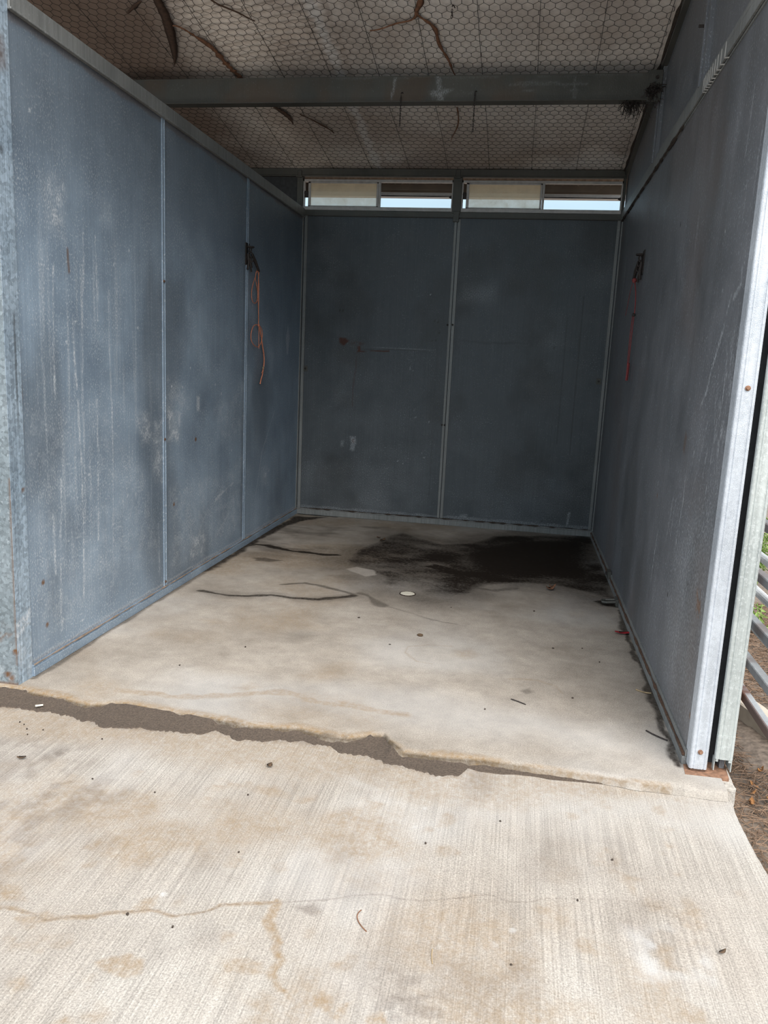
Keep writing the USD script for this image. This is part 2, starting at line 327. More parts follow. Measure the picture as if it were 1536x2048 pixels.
# stain and painted-shadow outlines, in metres on the floor plane (x, y)
ST = dict(
    wet=[(1.106,-0.703),(1.249,-0.533),(1.442,-0.704),(1.653,-0.881),(1.834,-0.785),(2.086,-0.336),(2.482,-0.119),(3.077,0.063),(3.081,-0.927),(3.085,-1.89),(3.071,-2.285),(2.991,-2.275),(2.86,-2.129),(2.59,-1.978),(2.326,-2.027),(2.111,-2.145),(2.017,-2.401),(1.865,-2.58),(1.684,-2.619),(1.613,-2.477),(1.505,-2.396),(1.409,-2.469),(1.307,-2.384),(1.277,-2.164),(1.15,-2.045),(1.018,-1.98),(0.922,-1.786),(0.953,-1.451),(1.069,-1.11)],
    wet2=[(1.836,-0.809),(2.228,-0.39),(3.077,0.063),(3.057,-1.639),(2.873,-1.963),(2.548,-1.907),(2.149,-2.004),(1.911,-1.818),(1.797,-1.298)],
    blk=[(1.551,-1.756),(1.655,-1.617),(1.833,-1.721),(1.982,-1.839),(1.875,-1.95),(1.686,-1.899)],
    leftedge=[(0.024,-0.161),(0.374,-0.06),(0.152,-0.387),(0.112,-0.755),(0.078,-1.184),(0.074,-1.787),(0.059,-2.33),(0.024,-2.585),(-0.007,-2.722),(-0.035,-2.606),(-0.006,-1.978),(-0.015,-1.156)],
    c1=[(0.083,-1.519),(0.187,-1.514),(0.406,-1.626),(0.619,-1.656),(0.87,-1.648)],
    c2=[(0.187,-2.967),(0.392,-3.007),(0.529,-2.982),(0.667,-2.899),(0.819,-2.919),(0.997,-2.894),(1.139,-2.804),(1.225,-2.724)],
    c3=[(0.667,-2.631),(0.815,-2.539),(0.961,-2.593),(1.128,-2.667),(1.225,-2.724)],
    c4=[(1.244,-2.665),(1.303,-2.697),(1.377,-2.816),(1.452,-2.895)],
    c4b=[(1.452,-2.895),(1.613,-2.974),(1.819,-3.095),(1.972,-3.136)],
    c5=[(2.009,-2.262),(2.159,-2.274),(2.327,-2.152)],
    c5b=[(2.328,-2.168),(2.477,-2.181),(2.58,-2.263)],
    pale=[(1.0,-2.053),(1.083,-1.946),(1.216,-2.022),(1.28,-2.145),(1.209,-2.223),(1.1,-2.137)],
    pale2=[(1.454,-3.272),(1.542,-3.244),(1.532,-3.294),(1.48,-3.311)],
    b1=[(0.186,-1.958),(0.321,-1.918),(0.458,-1.959),(0.391,-2.054),(0.271,-2.059)],
    b2=[(0.943,-2.256),(1.063,-2.077),(1.251,-2.208),(1.237,-2.367),(1.069,-2.409)],
    b3=[(1.978,-3.614),(2.074,-3.55),(2.144,-3.611),(2.084,-3.709),(2.001,-3.687)],
    b4=[(0.943,-3.631),(1.059,-3.54),(1.185,-3.607),(1.115,-3.732),(1.009,-3.729)],
    b5=[(1.236,-4.209),(1.336,-4.056),(1.446,-3.981),(1.443,-4.107),(1.351,-4.234)],
    b6=[(0.431,-3.543),(0.521,-3.485),(0.608,-3.515),(0.529,-3.597)],
    b7=[(0.964,-4.441),(1.041,-4.363),(1.127,-4.393),(1.049,-4.47)],
    ring1=[(1.723,-3.716),(1.726,-3.618),(1.836,-3.549),(1.972,-3.542)],
    ring1b=[(1.723,-3.716),(1.805,-3.829),(1.887,-3.848)],
    ring2=[(2.313,-3.933),(2.449,-3.913),(2.545,-3.964),(2.57,-4.051)],
    spot=[(2.359,-4.075),(2.403,-4.032),(2.432,-4.072),(2.389,-4.114)],
    redge_shadow=[(3.077,0.063),(3.085,-1.89),(3.071,-2.285),(3.074,-2.873),(3.064,-3.206),(3.054,-3.674),(3.028,-4.064),(3.004,-3.85),(2.997,-3.327),(3.009,-2.648),(2.984,-1.925)],
    edge=[(-0.135,-4.746),(0.018,-4.733),(0.125,-4.752),(0.281,-4.767),(0.416,-4.799),(0.578,-4.744),(0.685,-4.754),(0.848,-4.779),(1.059,-4.785),(1.128,-4.808),(1.303,-4.796),(1.413,-4.771),(1.515,-4.802),(1.631,-4.807),(1.776,-4.73),(1.823,-4.803),(1.881,-4.867),(2.039,-4.865),(2.151,-4.85),(2.251,-4.846),(2.449,-4.849),(2.589,-4.845),(2.727,-4.853),(2.872,-4.868),(3.006,-4.865)],
    soil_up=[(-0.192,-4.71),(-0.072,-4.723),(0.032,-4.754),(0.116,-4.7),(0.214,-4.747),(0.338,-4.756),(0.476,-4.746),(0.581,-4.774),(0.737,-4.758),(0.838,-4.757),(0.974,-4.787),(1.12,-4.786),(1.242,-4.791),(1.359,-4.784),(1.478,-4.79),(1.62,-4.751),(1.723,-4.748),(1.768,-4.673),(1.815,-4.747),(1.823,-4.789),(1.884,-4.805),(1.999,-4.791),(2.138,-4.795),(2.207,-4.819),(2.342,-4.823),(2.507,-4.824),(2.702,-4.817),(2.861,-4.821)],
    soil_lo=[(-0.07,-4.872),(0.029,-4.864),(0.187,-4.847),(0.357,-4.85),(0.467,-4.887),(0.562,-4.921),(0.66,-4.899),(0.806,-4.898),(0.987,-4.873),(1.05,-4.823),(1.15,-4.866),(1.269,-4.871),(1.373,-4.83),(1.501,-4.832),(1.558,-4.829),(1.611,-4.862),(1.727,-4.882),(1.808,-4.901),(1.812,-4.924),(1.845,-4.922),(1.937,-4.93),(2.018,-4.953),(2.126,-4.935),(2.155,-4.883),(2.208,-4.842),(2.342,-4.836),(2.506,-4.838),(2.701,-4.83),(2.859,-4.834)],
    g1=[(1.25,-6.164),(1.274,-6.136),(1.319,-6.111),(1.368,-6.128),(1.382,-6.17),(1.351,-6.199),(1.29,-6.191)],
    g2=[(1.572,-6.085),(1.61,-6.062),(1.68,-6.06),(1.698,-6.092),(1.665,-6.115),(1.597,-6.12)],
    g3=[(1.648,-5.824),(1.643,-5.903),(1.673,-5.949),(1.699,-5.983),(1.701,-6.012),(1.725,-6.045),(1.723,-6.091),(1.754,-6.137),(1.789,-6.162)],
    g4=[(1.801,-6.2),(1.823,-6.163),(1.871,-6.118),(1.898,-6.121),(1.914,-6.159),(1.938,-6.149),(1.943,-6.215),(1.911,-6.199),(1.874,-6.184),(1.826,-6.199)],
    g5=[(1.99,-6.177),(2.033,-6.148),(2.055,-6.19),(2.001,-6.202)],
    g6=[(1.667,-6.198),(1.709,-6.164),(1.752,-6.171),(1.783,-6.248),(1.693,-6.269),(1.703,-6.223)],
    g7=[(0.869,-6.033),(0.914,-6.028),(0.975,-6.035),(1.025,-6.05),(1.061,-6.033),(1.142,-6.011),(1.183,-5.985),(1.268,-5.954),(1.308,-5.939),(1.369,-5.952),(1.414,-5.93),(1.459,-5.908),(1.491,-5.87),(1.571,-5.851),(1.641,-5.825)],
    g7b=[(1.641,-5.825),(1.712,-5.802),(1.785,-5.779),(1.855,-5.745),(1.956,-5.712),(2.028,-5.721),(2.096,-5.708),(2.179,-5.679),(2.239,-5.649),(2.292,-5.639),(2.331,-5.654),(2.408,-5.641),(2.447,-5.612),(2.539,-5.594),(2.632,-5.573),(2.671,-5.566),(2.716,-5.567),(2.753,-5.576),(2.821,-5.572),(2.857,-5.615),(2.899,-5.621)],
    g8=[(1.706,-5.833),(1.758,-5.797),(1.786,-5.83),(1.758,-5.854)],
    g9=[(0.784,-5.938),(0.86,-5.925),(0.926,-5.986),(0.842,-6.017)],
    g10=[(0.933,-6.056),(0.978,-6.039),(1.014,-6.009),(1.06,-6.031),(1.038,-6.059),(0.973,-6.078)],
    g11=[(1.24,-5.944),(1.269,-5.892),(1.298,-5.885),(1.297,-5.947)],
    g12=[(1.986,-6.003),(2.041,-5.952),(2.076,-5.953),(2.092,-6.015),(2.147,-6.02),(2.207,-6.092),(2.2,-6.157),(2.017,-6.198)],
    g13=[(2.031,-6.099),(2.064,-6.099),(2.103,-6.099),(2.067,-6.117)],
    g14=[(2.721,-5.701),(2.804,-5.671),(2.875,-5.707),(2.855,-5.838),(2.766,-5.895),(2.705,-5.864)],
    g15=[(0.951,-5.714),(0.978,-5.65),(1.0,-5.674),(0.982,-5.721)],
    g16=[(1.574,-5.656),(1.611,-5.627),(1.636,-5.667),(1.599,-5.696)],
    g17=[(1.246,-6.37),(1.262,-6.343),(1.316,-6.354)],
    g18=[(1.061,-6.27),(1.088,-6.247),(1.126,-6.281),(1.099,-6.304)],
    g19=[(0.494,-5.185),(0.507,-5.113),(0.533,-5.174),(0.523,-5.204)],
    g20=[(1.488,-4.952),(1.592,-5.013),(1.714,-5.075),(1.816,-5.118)],
    slab_right=[(3.193,-4.804),(3.18,-4.917),(3.179,-5.14),(3.189,-5.314)])

# ================================================================== STRUCTURE
# ---- ground
def wavy_ground():
    xs = np.unique(np.r_[np.linspace(-60, -4, 12), np.linspace(-4, 3.1, 20), np.linspace(3.1, 4.4, 110), np.linspace(4.4, 7, 30), np.linspace(7, 60, 16)])
    ys = np.unique(np.r_[np.linspace(-60, -9, 16), np.linspace(-9, -5.6, 40), np.linspace(-5.6, -2.2, 260), np.linspace(-2.2, 3, 60), np.linspace(3, 60, 16)])
    X, Y = np.meshgrid(xs, ys, indexing="ij"); P = np.c_[X.ravel(), Y.ravel()]
    z = -0.118 + 0.05 * (nz(P, 3.0, 3) - 0.5) + 0.018 * (nz(P, 22, 5) - 0.5)
    inside = (P[:, 0] > -4) & (P[:, 0] < 3.16)
    z = np.where(inside, -0.16, z)
    return (np.c_[P, z], grid_faces(len(xs), len(ys)))
put("ground", wavy_ground(), "ground_soil", smooth=True, label="bare brown soil ground outside the stall beyond the concrete", cat="ground", kind="structure")

# ---- stall floor slab with a ragged front edge
EDGE = np.array(sorted(ST["edge"]))
EDGE = EDGE[np.r_[True, np.diff(EDGE[:, 0]) > 0.012]]
def edge_y(x): return np.interp(x, EDGE[:, 0], EDGE[:, 1]) 
xs = np.unique(np.r_[np.linspace(-3.2, -0.15, 30), np.linspace(-0.15, 3.17, 380)])
ts = np.r_[0, 0.0012, 0.004, np.linspace(0.008, 1, 560)]
X, T = np.meshgrid(xs, ts, indexing="ij")
e = edge_y(X[:, :1]) + 0.016 * (meshkit.fbm(np.c_[X[:, 0] * 11, X[:, 0] * 0, X[:, 0] * 0], 4, 2) - 0.5)[:, None]
Y = e + (0.02 - e) * T
P = np.c_[X.ravel(), Y.ravel()]
Z = (-0.034 * (T < 1e-6) - 0.010 * ((T > 1e-6) & (T < 0.002)) - 0.002 * ((T > 0.002) & (T < 0.006))).ravel() + 0.0022 * (nz(P, 5, 4) - 0.5)
edgeline = line(P, [(x, edge_y(x) + 0.006) for x in np.linspace(-0.1, 3.0, 90)], 0.012, 0.010, 14, 23) * (1 - 0.65 * sstep(P[:, 0], 2.1, 2.6))
yellow = blob(P, [(x, edge_y(x) - 0.02) for x in np.linspace(-0.1, 2.3, 30)] + [(x, edge_y(x) + 0.05) for x in np.linspace(2.3, -0.1, 30)], 0.03, 0.05, 6, 21)
rim = line(P, [(x, edge_y(x) + 0.012) for x in np.linspace(-0.1, 2.95, 60)], 0.016, 0.012, 10, 22)
wet = top(0.6 * edgeline, 1.0 * blob(P, ST["wet2"], 0.30, 0.12, 2.5, 31), blob(P, ST["wet"], 0.10, 0.06, 4, 32) * np.clip(0.80 + 0.9 * (nz(P * [1, 1.6], 3, 33) - 0.45), 0.5, 1), 0.95 * blob(P, ST["blk"], 0.06, 0.05, 8, 34),
          0.85 * blob(P, ST["leftedge"], 0.03, 0.05, 9, 35), 0.92 * line(P, ST["c1"], 0.055, 0.035, 8, 36), 0.35 * line(P, ST["c1"], 0.16, 0.06, 6, 136), 0.8 * line(P, ST["c2"], 0.036, 0.025, 10, 37), 0.22 * line(P, ST["c2"], 0.11, 0.05, 7, 137), 0.55 * line(P, ST["c3"], 0.030, 0.025, 10, 38),
          (0.30 + 0.35 * nz(P * [1, 1.5], 3, 138)) * blob(P, list(Polygon(ST["wet"]).buffer(0.22).exterior.coords), 0.22, 0.14, 3, 139), 0.5 * blob(P, [(0.05, -0.1), (1.3, -0.15), (1.3, -0.9), (0.9, -1.7), (0.2, -1.9)], 0.25, 0.25, 2.2, 150) * sstep(nz(P * [1, 2], 2.4, 151), 0.42, 0.7), 0.14 * sstep(P[:, 1], -3.2, -0.6),  # wet halo and gradient to the back: dirt plus painted falloff of light
          0.5 * line(P, ST["c4"], 0.05, 0.03, 8, 39), 0.35 * line(P, ST["c4b"], 0.010, 0.02, 9, 40), 0.6 * line(P, ST["c5"], 0.05, 0.02, 9, 41), 0.35 * line(P, ST["c5b"], 0.02, 0.02, 9, 42),
          0.6 * blob(P, ST["b1"], 0.03, 0.03, 9, 43), 0.42 * blob(P, ST["b2"], 0.08, 0.05, 7, 44), 0.2 * blob(P, ST["b4"], 0.08, 0.05, 7, 45), 0.4 * blob(P, ST["spot"], 0.015, 0.015, 18, 46),
          0.3 * blob(P, ST["redge_shadow"], 0.10, 0.05, 6, 47), 0.9 * blob(P, [(2.86, -2.30), (2.95, -2.24), (3.05, -2.28), (3.05, -2.42), (2.92, -2.42)], 0.03, 0.03, 12, 48),  # first term: dirt plus shadow painted along the right wall foot
          0.55 * line(P, [(0.02, -4.6), (0.015, -3.4), (0.02, -2.4), (0.02, -1.4)], 0.03, 0.02, 8, 49), 0.75 * line(P, [(3.02, -4.68), (3.025, -4.0), (3.02, -3.2), (3.03, -2.5)], 0.035, 0.03, 9, 50),
          0.9 * line(P, [(0.05, -0.02), (0.45, -0.03)], 0.03, 0.01, 9, 51))
pale = top(blob(P, ST["pale"], 0.012, 0.03, 9, 52), 0.5 * blob(P, ST["pale2"], 0.03, 0.03, 9, 53))
wet = wet * (1 - 0.85 * pale)
tan = top(0.75 * yellow, 0.6 * rim, 0.35 * blob(P, ST["b5"], 0.08, 0.06, 6, 54), 0.35 * blob(P, ST["b3"], 0.04, 0.04, 7, 55), 0.3 * blob(P, ST["b6"], 0.05, 0.05, 7, 56), 0.35 * blob(P, ST["b7"], 0.05, 0.05, 7, 57),
          0.3 * line(P, ST["ring1"], 0.012, 0.008, 9, 58), 0.3 * line(P, ST["ring1b"], 0.012, 0.008, 9, 59), 0.3 * line(P, ST["ring2"], 0.012, 0.01, 9, 60), 0.42 * sstep(nz(P, 1.3, 61), 0.52, 0.78), 0.45 * line(P, [(0.5, -4.62), (1.2, -4.45), (1.9, -4.52)], 0.05, 0.10, 4, 62))
bleach = top(0.10 * pale, 0.28 * sstep(nz(P, 1.1, 63), 0.55, 0.8), 0.25 * blob(P, [(0.9, -4.55), (1.8, -4.6), (2.9, -4.6), (2.8, -4.35), (1.7, -4.2), (1.0, -4.35)], 0.15, 0.1, 4, 64))
put("floor", (np.c_[P, Z], grid_faces(len(xs), len(ts))), "stall_concrete", smooth=True, wear=np.c_[wet, tan, bleach],
    label="stained concrete floor slab inside the stall with a dark wet patch", cat="floor", kind="structure")

# ---- broom-finished slab in front, a step lower
SR = sorted(ST["slab_right"], key=lambda q: q[1])
xs = np.unique(np.r_[np.linspace(-4, -0.3, 20), np.linspace(-0.3, 3.19, 480)])
ys = np.unique(np.r_[np.linspace(-12, -6.5, 24), np.linspace(-6.5, -4.6, 330), np.linspace(-4.6, -4.2, 6)])
X, Y = np.meshgrid(xs, ys, indexing="ij")
right = np.interp(Y[0], [q[1] for q in SR], [q[0] for q in SR]) + 0.012 * (meshkit.fbm(np.c_[Y[0] * 9, Y[0] * 0, Y[0] * 0], 4, 8) - 0.5)
kx = np.clip((X - 2.9) / 0.29, 0, 1); X = X + kx * (right[None, :] - 3.19)
P = np.c_[X.ravel(), Y.ravel()]
Z = -0.035 + 0.003 * (nz(P, 2.5, 11) - 0.5)
n1, n2 = len(xs), len(ys)
tanG = top(0.5 * blob(P, ST["g1"], 0.008, 0.012, 18, 71), 0.42 * blob(P, ST["g2"], 0.012, 0.015, 20, 72), 0.62 * line(P, ST["g3"], 0.022, 0.012, 20, 73), 0.62 * blob(P, ST["g4"], 0.012, 0.02, 20, 74), 0.6 * blob(P, ST["g5"], 0.012, 0.02, 20, 75),
           0.35 * blob(P, ST["g6"], 0.02, 0.03, 16, 76), 0.55 * line(P, ST["g7"], 0.012, 0.008, 25, 77), 0.5 * blob(P, ST["g9"], 0.02, 0.03, 16, 78), 0.5 * blob(P, ST["g10"], 0.012, 0.02, 20, 79), 0.45 * blob(P, ST["g11"], 0.012, 0.02, 20, 80),
           0.5 * blob(P, ST["g15"], 0.012, 0.02, 20, 81), 0.2 * blob(P, ST["g16"], 0.012, 0.01, 20, 82), 0.5 * blob(P, ST["g17"], 0.012, 0.02, 20, 83), 0.45 * blob(P, ST["g18"], 0.015, 0.02, 20, 84),
           0.45 * sstep(nz(P, 2.2, 85), 0.48, 0.72), 0.4 * sstep(nz(P, 9, 86), 0.6, 0.8), 0.4 * blob(P, [(x, edge_y(x) - 0.30) for x in np.linspace(-0.2, 2.2, 12)] + [(x, edge_y(x) + 0.05) for x in np.linspace(3.1, -0.2, 12)], 0.10, 0.08, 5, 87))
wetG = top(0.30 * line(P, ST["g7b"], 0.0035, 0.006, 25, 88), 0.42 * blob(P, ST["g8"], 0.012, 0.02, 22, 89), 0.28 * blob(P, ST["g12"], 0.02, 0.03, 18, 90) * sstep(nz(P, 30, 91), 0.35, 0.65), 0.5 * blob(P, ST["g13"], 0.010, 0.012, 24, 92), 0.3 * line(P, ST["g7"], 0.004, 0.006, 25, 93),
           0.22 * sstep(nz(P * [1, 0.6], 5, 94), 0.6, 0.85), 0.3 * blob(P, [(0.1, -5.1), (0.6, -5.05), (0.9, -5.35), (0.75, -5.9), (0.9, -6.05), (0.5, -6.0)], 0.10, 0.10, 6, 95) * sstep(nz(P, 14, 96), 0.35, 0.7), 0.5 * blob(P, ST["g19"], 0.012, 0.015, 22, 97),
           0.32 * blob(P, ST["soil_up"] + ST["soil_lo"][::-1], 0.03, 0.03, 10, 98))
blG = top(0.55 * blob(P, ST["g14"], 0.06, 0.05, 9, 99) * sstep(nz(P, 14, 100), 0.35, 0.65), 0.14 * line(P, ST["g20"], 0.03, 0.01, 9, 101), 0.2 * sstep(nz(P, 1.6, 102), 0.52, 0.75), dots(P, [(1.30, -5.87), (2.02, -5.20), (2.0, -5.33), (2.35, -5.78), (2.30, -5.85)], 0.014) * 0.4)
edge_i = np.arange(n2) + (n1 - 1) * n2
V = np.c_[P, Z]; skirt = V[edge_i].copy(); skirt[:, 2] = -0.16; skirt[:, 0] += 0.01
F = np.vstack([grid_faces(n1, n2), [(edge_i[i], len(V) + i, len(V) + i + 1) for i in range(n2 - 1)], [(edge_i[i], len(V) + i + 1, edge_i[i + 1]) for i in range(n2 - 1)]])
wear = np.vstack([np.c_[wetG, tanG, blG], np.zeros((n2, 3))])
put("floor_apron", (np.vstack([V, skirt]), F), "broom_concrete", wear=wear, smooth=False, label="pale broom-finished concrete slab in front of the stall, a step lower", cat="concrete slab", kind="structure")

# ---- back wall
def folded(x0, x1, y0, y1, z0, z1, c=0.003): return box(x0, x1, y0, y1, z0, z1, c)
wb = thing("wall_back", "grey galvanised steel back wall under the two strip windows", "wall", kind="structure")
def back_panel(x0, x1, marks):
    m, P = sheet(1, 0.0, 0.05, x0, x1, 0.03, 3.02, 0.011)
    n = nz(P, 1.2, 120)
    wh = top(0.10 * sstep(nz(P * [1, 1], 2.5, 121), 0.3, 0.8) * sstep(2.1 - P[:, 1] - 0.5 * nz(P, 2, 122), 0.6, 1.6), 0.12 * sstep(n, 0.5, 0.8))
    ru = np.zeros(len(P)); gr = 0.35 * sstep(nz(P, 2.1, 123), 0.5, 0.75)
    if marks:
        ru = top(blob(P, [(0.40, 1.835), (0.47, 1.83), (0.50, 1.81), (0.45, 1.755), (0.40, 1.79)], 0.008, 0.012, 25, 124), 0.7 * blob(P, [(0.50, 1.815), (0.57, 1.805), (0.66, 1.785), (0.60, 1.77), (0.53, 1.785)], 0.015, 0.025, 22, 125) * sstep(nz(P, 40, 126), 0.4, 0.6),
                 blob(P, [(0.595, 1.755), (0.625, 1.76), (0.63, 1.70), (0.60, 1.70)], 0.008, 0.01, 25, 127), line(P, [(0.60, 1.705), (0.75, 1.715), (0.92, 1.722)], 0.010, 0.004, 20, 128), 0.4 * line(P, [(0.59, 1.69), (0.575, 1.45), (0.56, 1.15)], 0.008, 0.01, 8, 129),
                 blob(P, [(0.575, 0.82), (0.60, 0.82), (0.60, 0.785), (0.58, 0.785)], 0.008, 0.005, 25, 130))
        wh = top(wh, 0.36 * (blob(P, [(0.55, 0.845), (0.61, 0.845), (0.62, 0.78), (0.60, 0.70), (0.56, 0.71), (0.56, 0.78)], 0.012, 0.012, 20, 131)), 0.25 * blob(P, [(0.455, 0.80), (0.49, 0.80), (0.485, 0.74), (0.46, 0.74)], 0.012, 0.01, 20, 132),
                 0.16 * line(P, [(0.63, 1.745), (1.0, 1.752), (1.4, 1.745)], 0.006, 0.004, 20, 133), 0.4 * line(P, [(1.13, 1.62), (1.135, 1.55), (1.17, 1.545)], 0.006, 0.004, 20, 134), dots(P, [(1.30, 2.28), (1.2, 1.15), (1.22, 1.08), (1.36, 1.04), (1.1, 0.62), (1.12, 0.6), (1.06, 0.63), (1.3, 0.72), (1.33, 0.68)], 0.008) * 0.6)
        gr = top(gr, dots(P, [(0.40, 2.10), (0.43, 2.10), (1.36, 2.03), (1.39, 2.02), (1.41, 1.92), (1.345, 1.84), (1.38, 1.845)], 0.012), 0.5 * line(P, [(0.60, 1.73), (1.0, 1.74), (1.42, 1.735)], 0.006, 0.003, 20, 135), 0.3 * line(P, [(1.40, 1.8), (1.40, 0.3)], 0.008, 0.003, 6, 136))
    else:
        gr = top(gr, 0.5 * line(P, [(2.76, 2.3), (2.76, 0.8)], 0.008, 0.004, 6, 137), 0.4 * line(P, [(2.63, 2.1), (2.63, 0.9)], 0.008, 0.004, 6, 138), dots(P, [(2.53, 1.82), (2.55, 0.12)], 0.013), 0.3 * line(P, [(1.6, 1.86), (2.0, 1.84), (2.4, 1.86)], 0.012, 0.02, 6, 139), 0.35 * blob(P, [(2.6, 0.1), (3.05, 0.1), (3.05, 0.9), (2.7, 0.7)], 0.15, 0.1, 4, 140))
        wh = top(wh, 0.35 * line(P, [(2.80, 0.10), (2.81, 0.22)], 0.014, 0.004, 12, 141), 0.3 * blob(P, [(1.72, 0.09), (1.80, 0.09), (1.80, 0.125), (1.73, 0.12)], 0.015, 0.01, 22, 142), 0.14 * blob(P, [(1.6, 2.35), (1.9, 2.38), (1.9, 2.22), (1.6, 2.25)], 0.08, 0.06, 6, 143))
    wh = top(wh, 0.25 * line(P, [(x0, 0.085), (x1, 0.085)], 0.02, 0.01, 9, 144))
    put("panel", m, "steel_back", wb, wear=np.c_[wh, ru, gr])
back_panel(-0.02, 1.524, True); back_panel(1.528, 3.06, False)
put("panel", sheet(1, 0.004, 0.05, -3.12, -0.024, 0.03, 3.42, 0.2)[0], "shadow_steel", wb)
put("joint_strip", box(1.496, 1.520, -0.006, 0.001, 0.07, 2.985), "steel_trim", wb)
put("joint_strip", box(1.527, 1.556, -0.006, 0.001, 0.07, 2.985), "steel_trim", wb)
put("edge_strip", box(0.016, 0.046, -0.010, 0.001, 0.06, 3.0), "steel_trim", wb)
put("edge_strip", box(3.006, 3.034, -0.010, 0.001, 0.06, 3.0), "steel_trim", wb)
put("base_channel", join(box(0.0, 3.05, -0.022, 0.0, 0.004, 0.055), box(0.0, 3.05, -0.012, 0.0, 0.055, 0.066)), "steel_trim", wb)
def ragged_strip(p0, p1, width, thick, n, seed, across, out):
    """A line of caked rust or dirt: a thin uneven bead from p0 to p1."""
    t = np.linspace(0, 1, n); c = np.outer(1 - t, p0) + np.outer(t, p1); r = 0.5 * width * (0.25 + 1.5 * meshkit.noise(np.c_[t * n * 0.35, t * 0, t * 0], seed))
    return tube(c, r, 5)
put("rust_line", ragged_strip((0.02, -0.008, 0.066), (3.03, -0.008, 0.066), 0.012, 0, 160, 3, 0, 0), "dirt_cake", wb)
put("sill_rail", join(box(-0.01, 3.05, -0.022, 0.05, 2.994, 3.046), box(-0.01, 3.05, -0.026, -0.02, 2.992, 2.999)), "steel_dull", wb)
put("head_rail", join(box(-3.12, 3.05, -0.030, 0.06, 3.368, 3.428), box(-3.12, 3.05, -0.036, 0.0, 3.356, 3.368)), "steel_dull", wb)
put("window_post", box(1.466, 1.548, -0.028, 0.05, 3.03, 3.37), "steel_dull", wb)
put("window_post", box(-0.066, -0.008, -0.028, 0.05, 2.99, 3.37), "steel_dull", wb)
put("window_post", box(3.027, 3.05, -0.028, 0.05, 3.03, 3.37), "steel_dull", wb)
put("cleat", box(1.482, 1.538, -0.036, -0.020, 2.955, 3.052), "steel_dull", wb)
put("cleat", join(box(1.478, 1.536, -0.046, -0.028, 3.345, 3.362), box(1.485, 1.53, -0.040, -0.028, 3.36, 3.42)), "steel_dull", wb)
put("cleat", join(box(-0.075, -0.01, -0.046, -0.028, 3.345, 3.362), box(-0.06, -0.02, -0.040, -0.028, 3.36, 3.41)), "steel_dull", wb)
for sx, sz in ((1.488, 1.998), (1.538, 2.0), (1.492, 1.020), (1.518, 1.020), (0.060, 1.511), (2.972, 1.523), (1.510, 3.005)):
    put("screw", join(cyl((sx, 0.0, sz), (sx, -0.009, sz), 0.010, 10), cyl((sx, -0.006, sz), (sx, -0.013, sz), 0.006, 6)), "dark_iron", wb)
for sx, sz in ((0.060, 1.511), (2.972, 1.523)):
    put("washer_plate", box(sx - 0.024, sx + 0.024, -0.004, 0.0, sz - 0.028, sz + 0.028, 0.001), "steel_dull", wb)

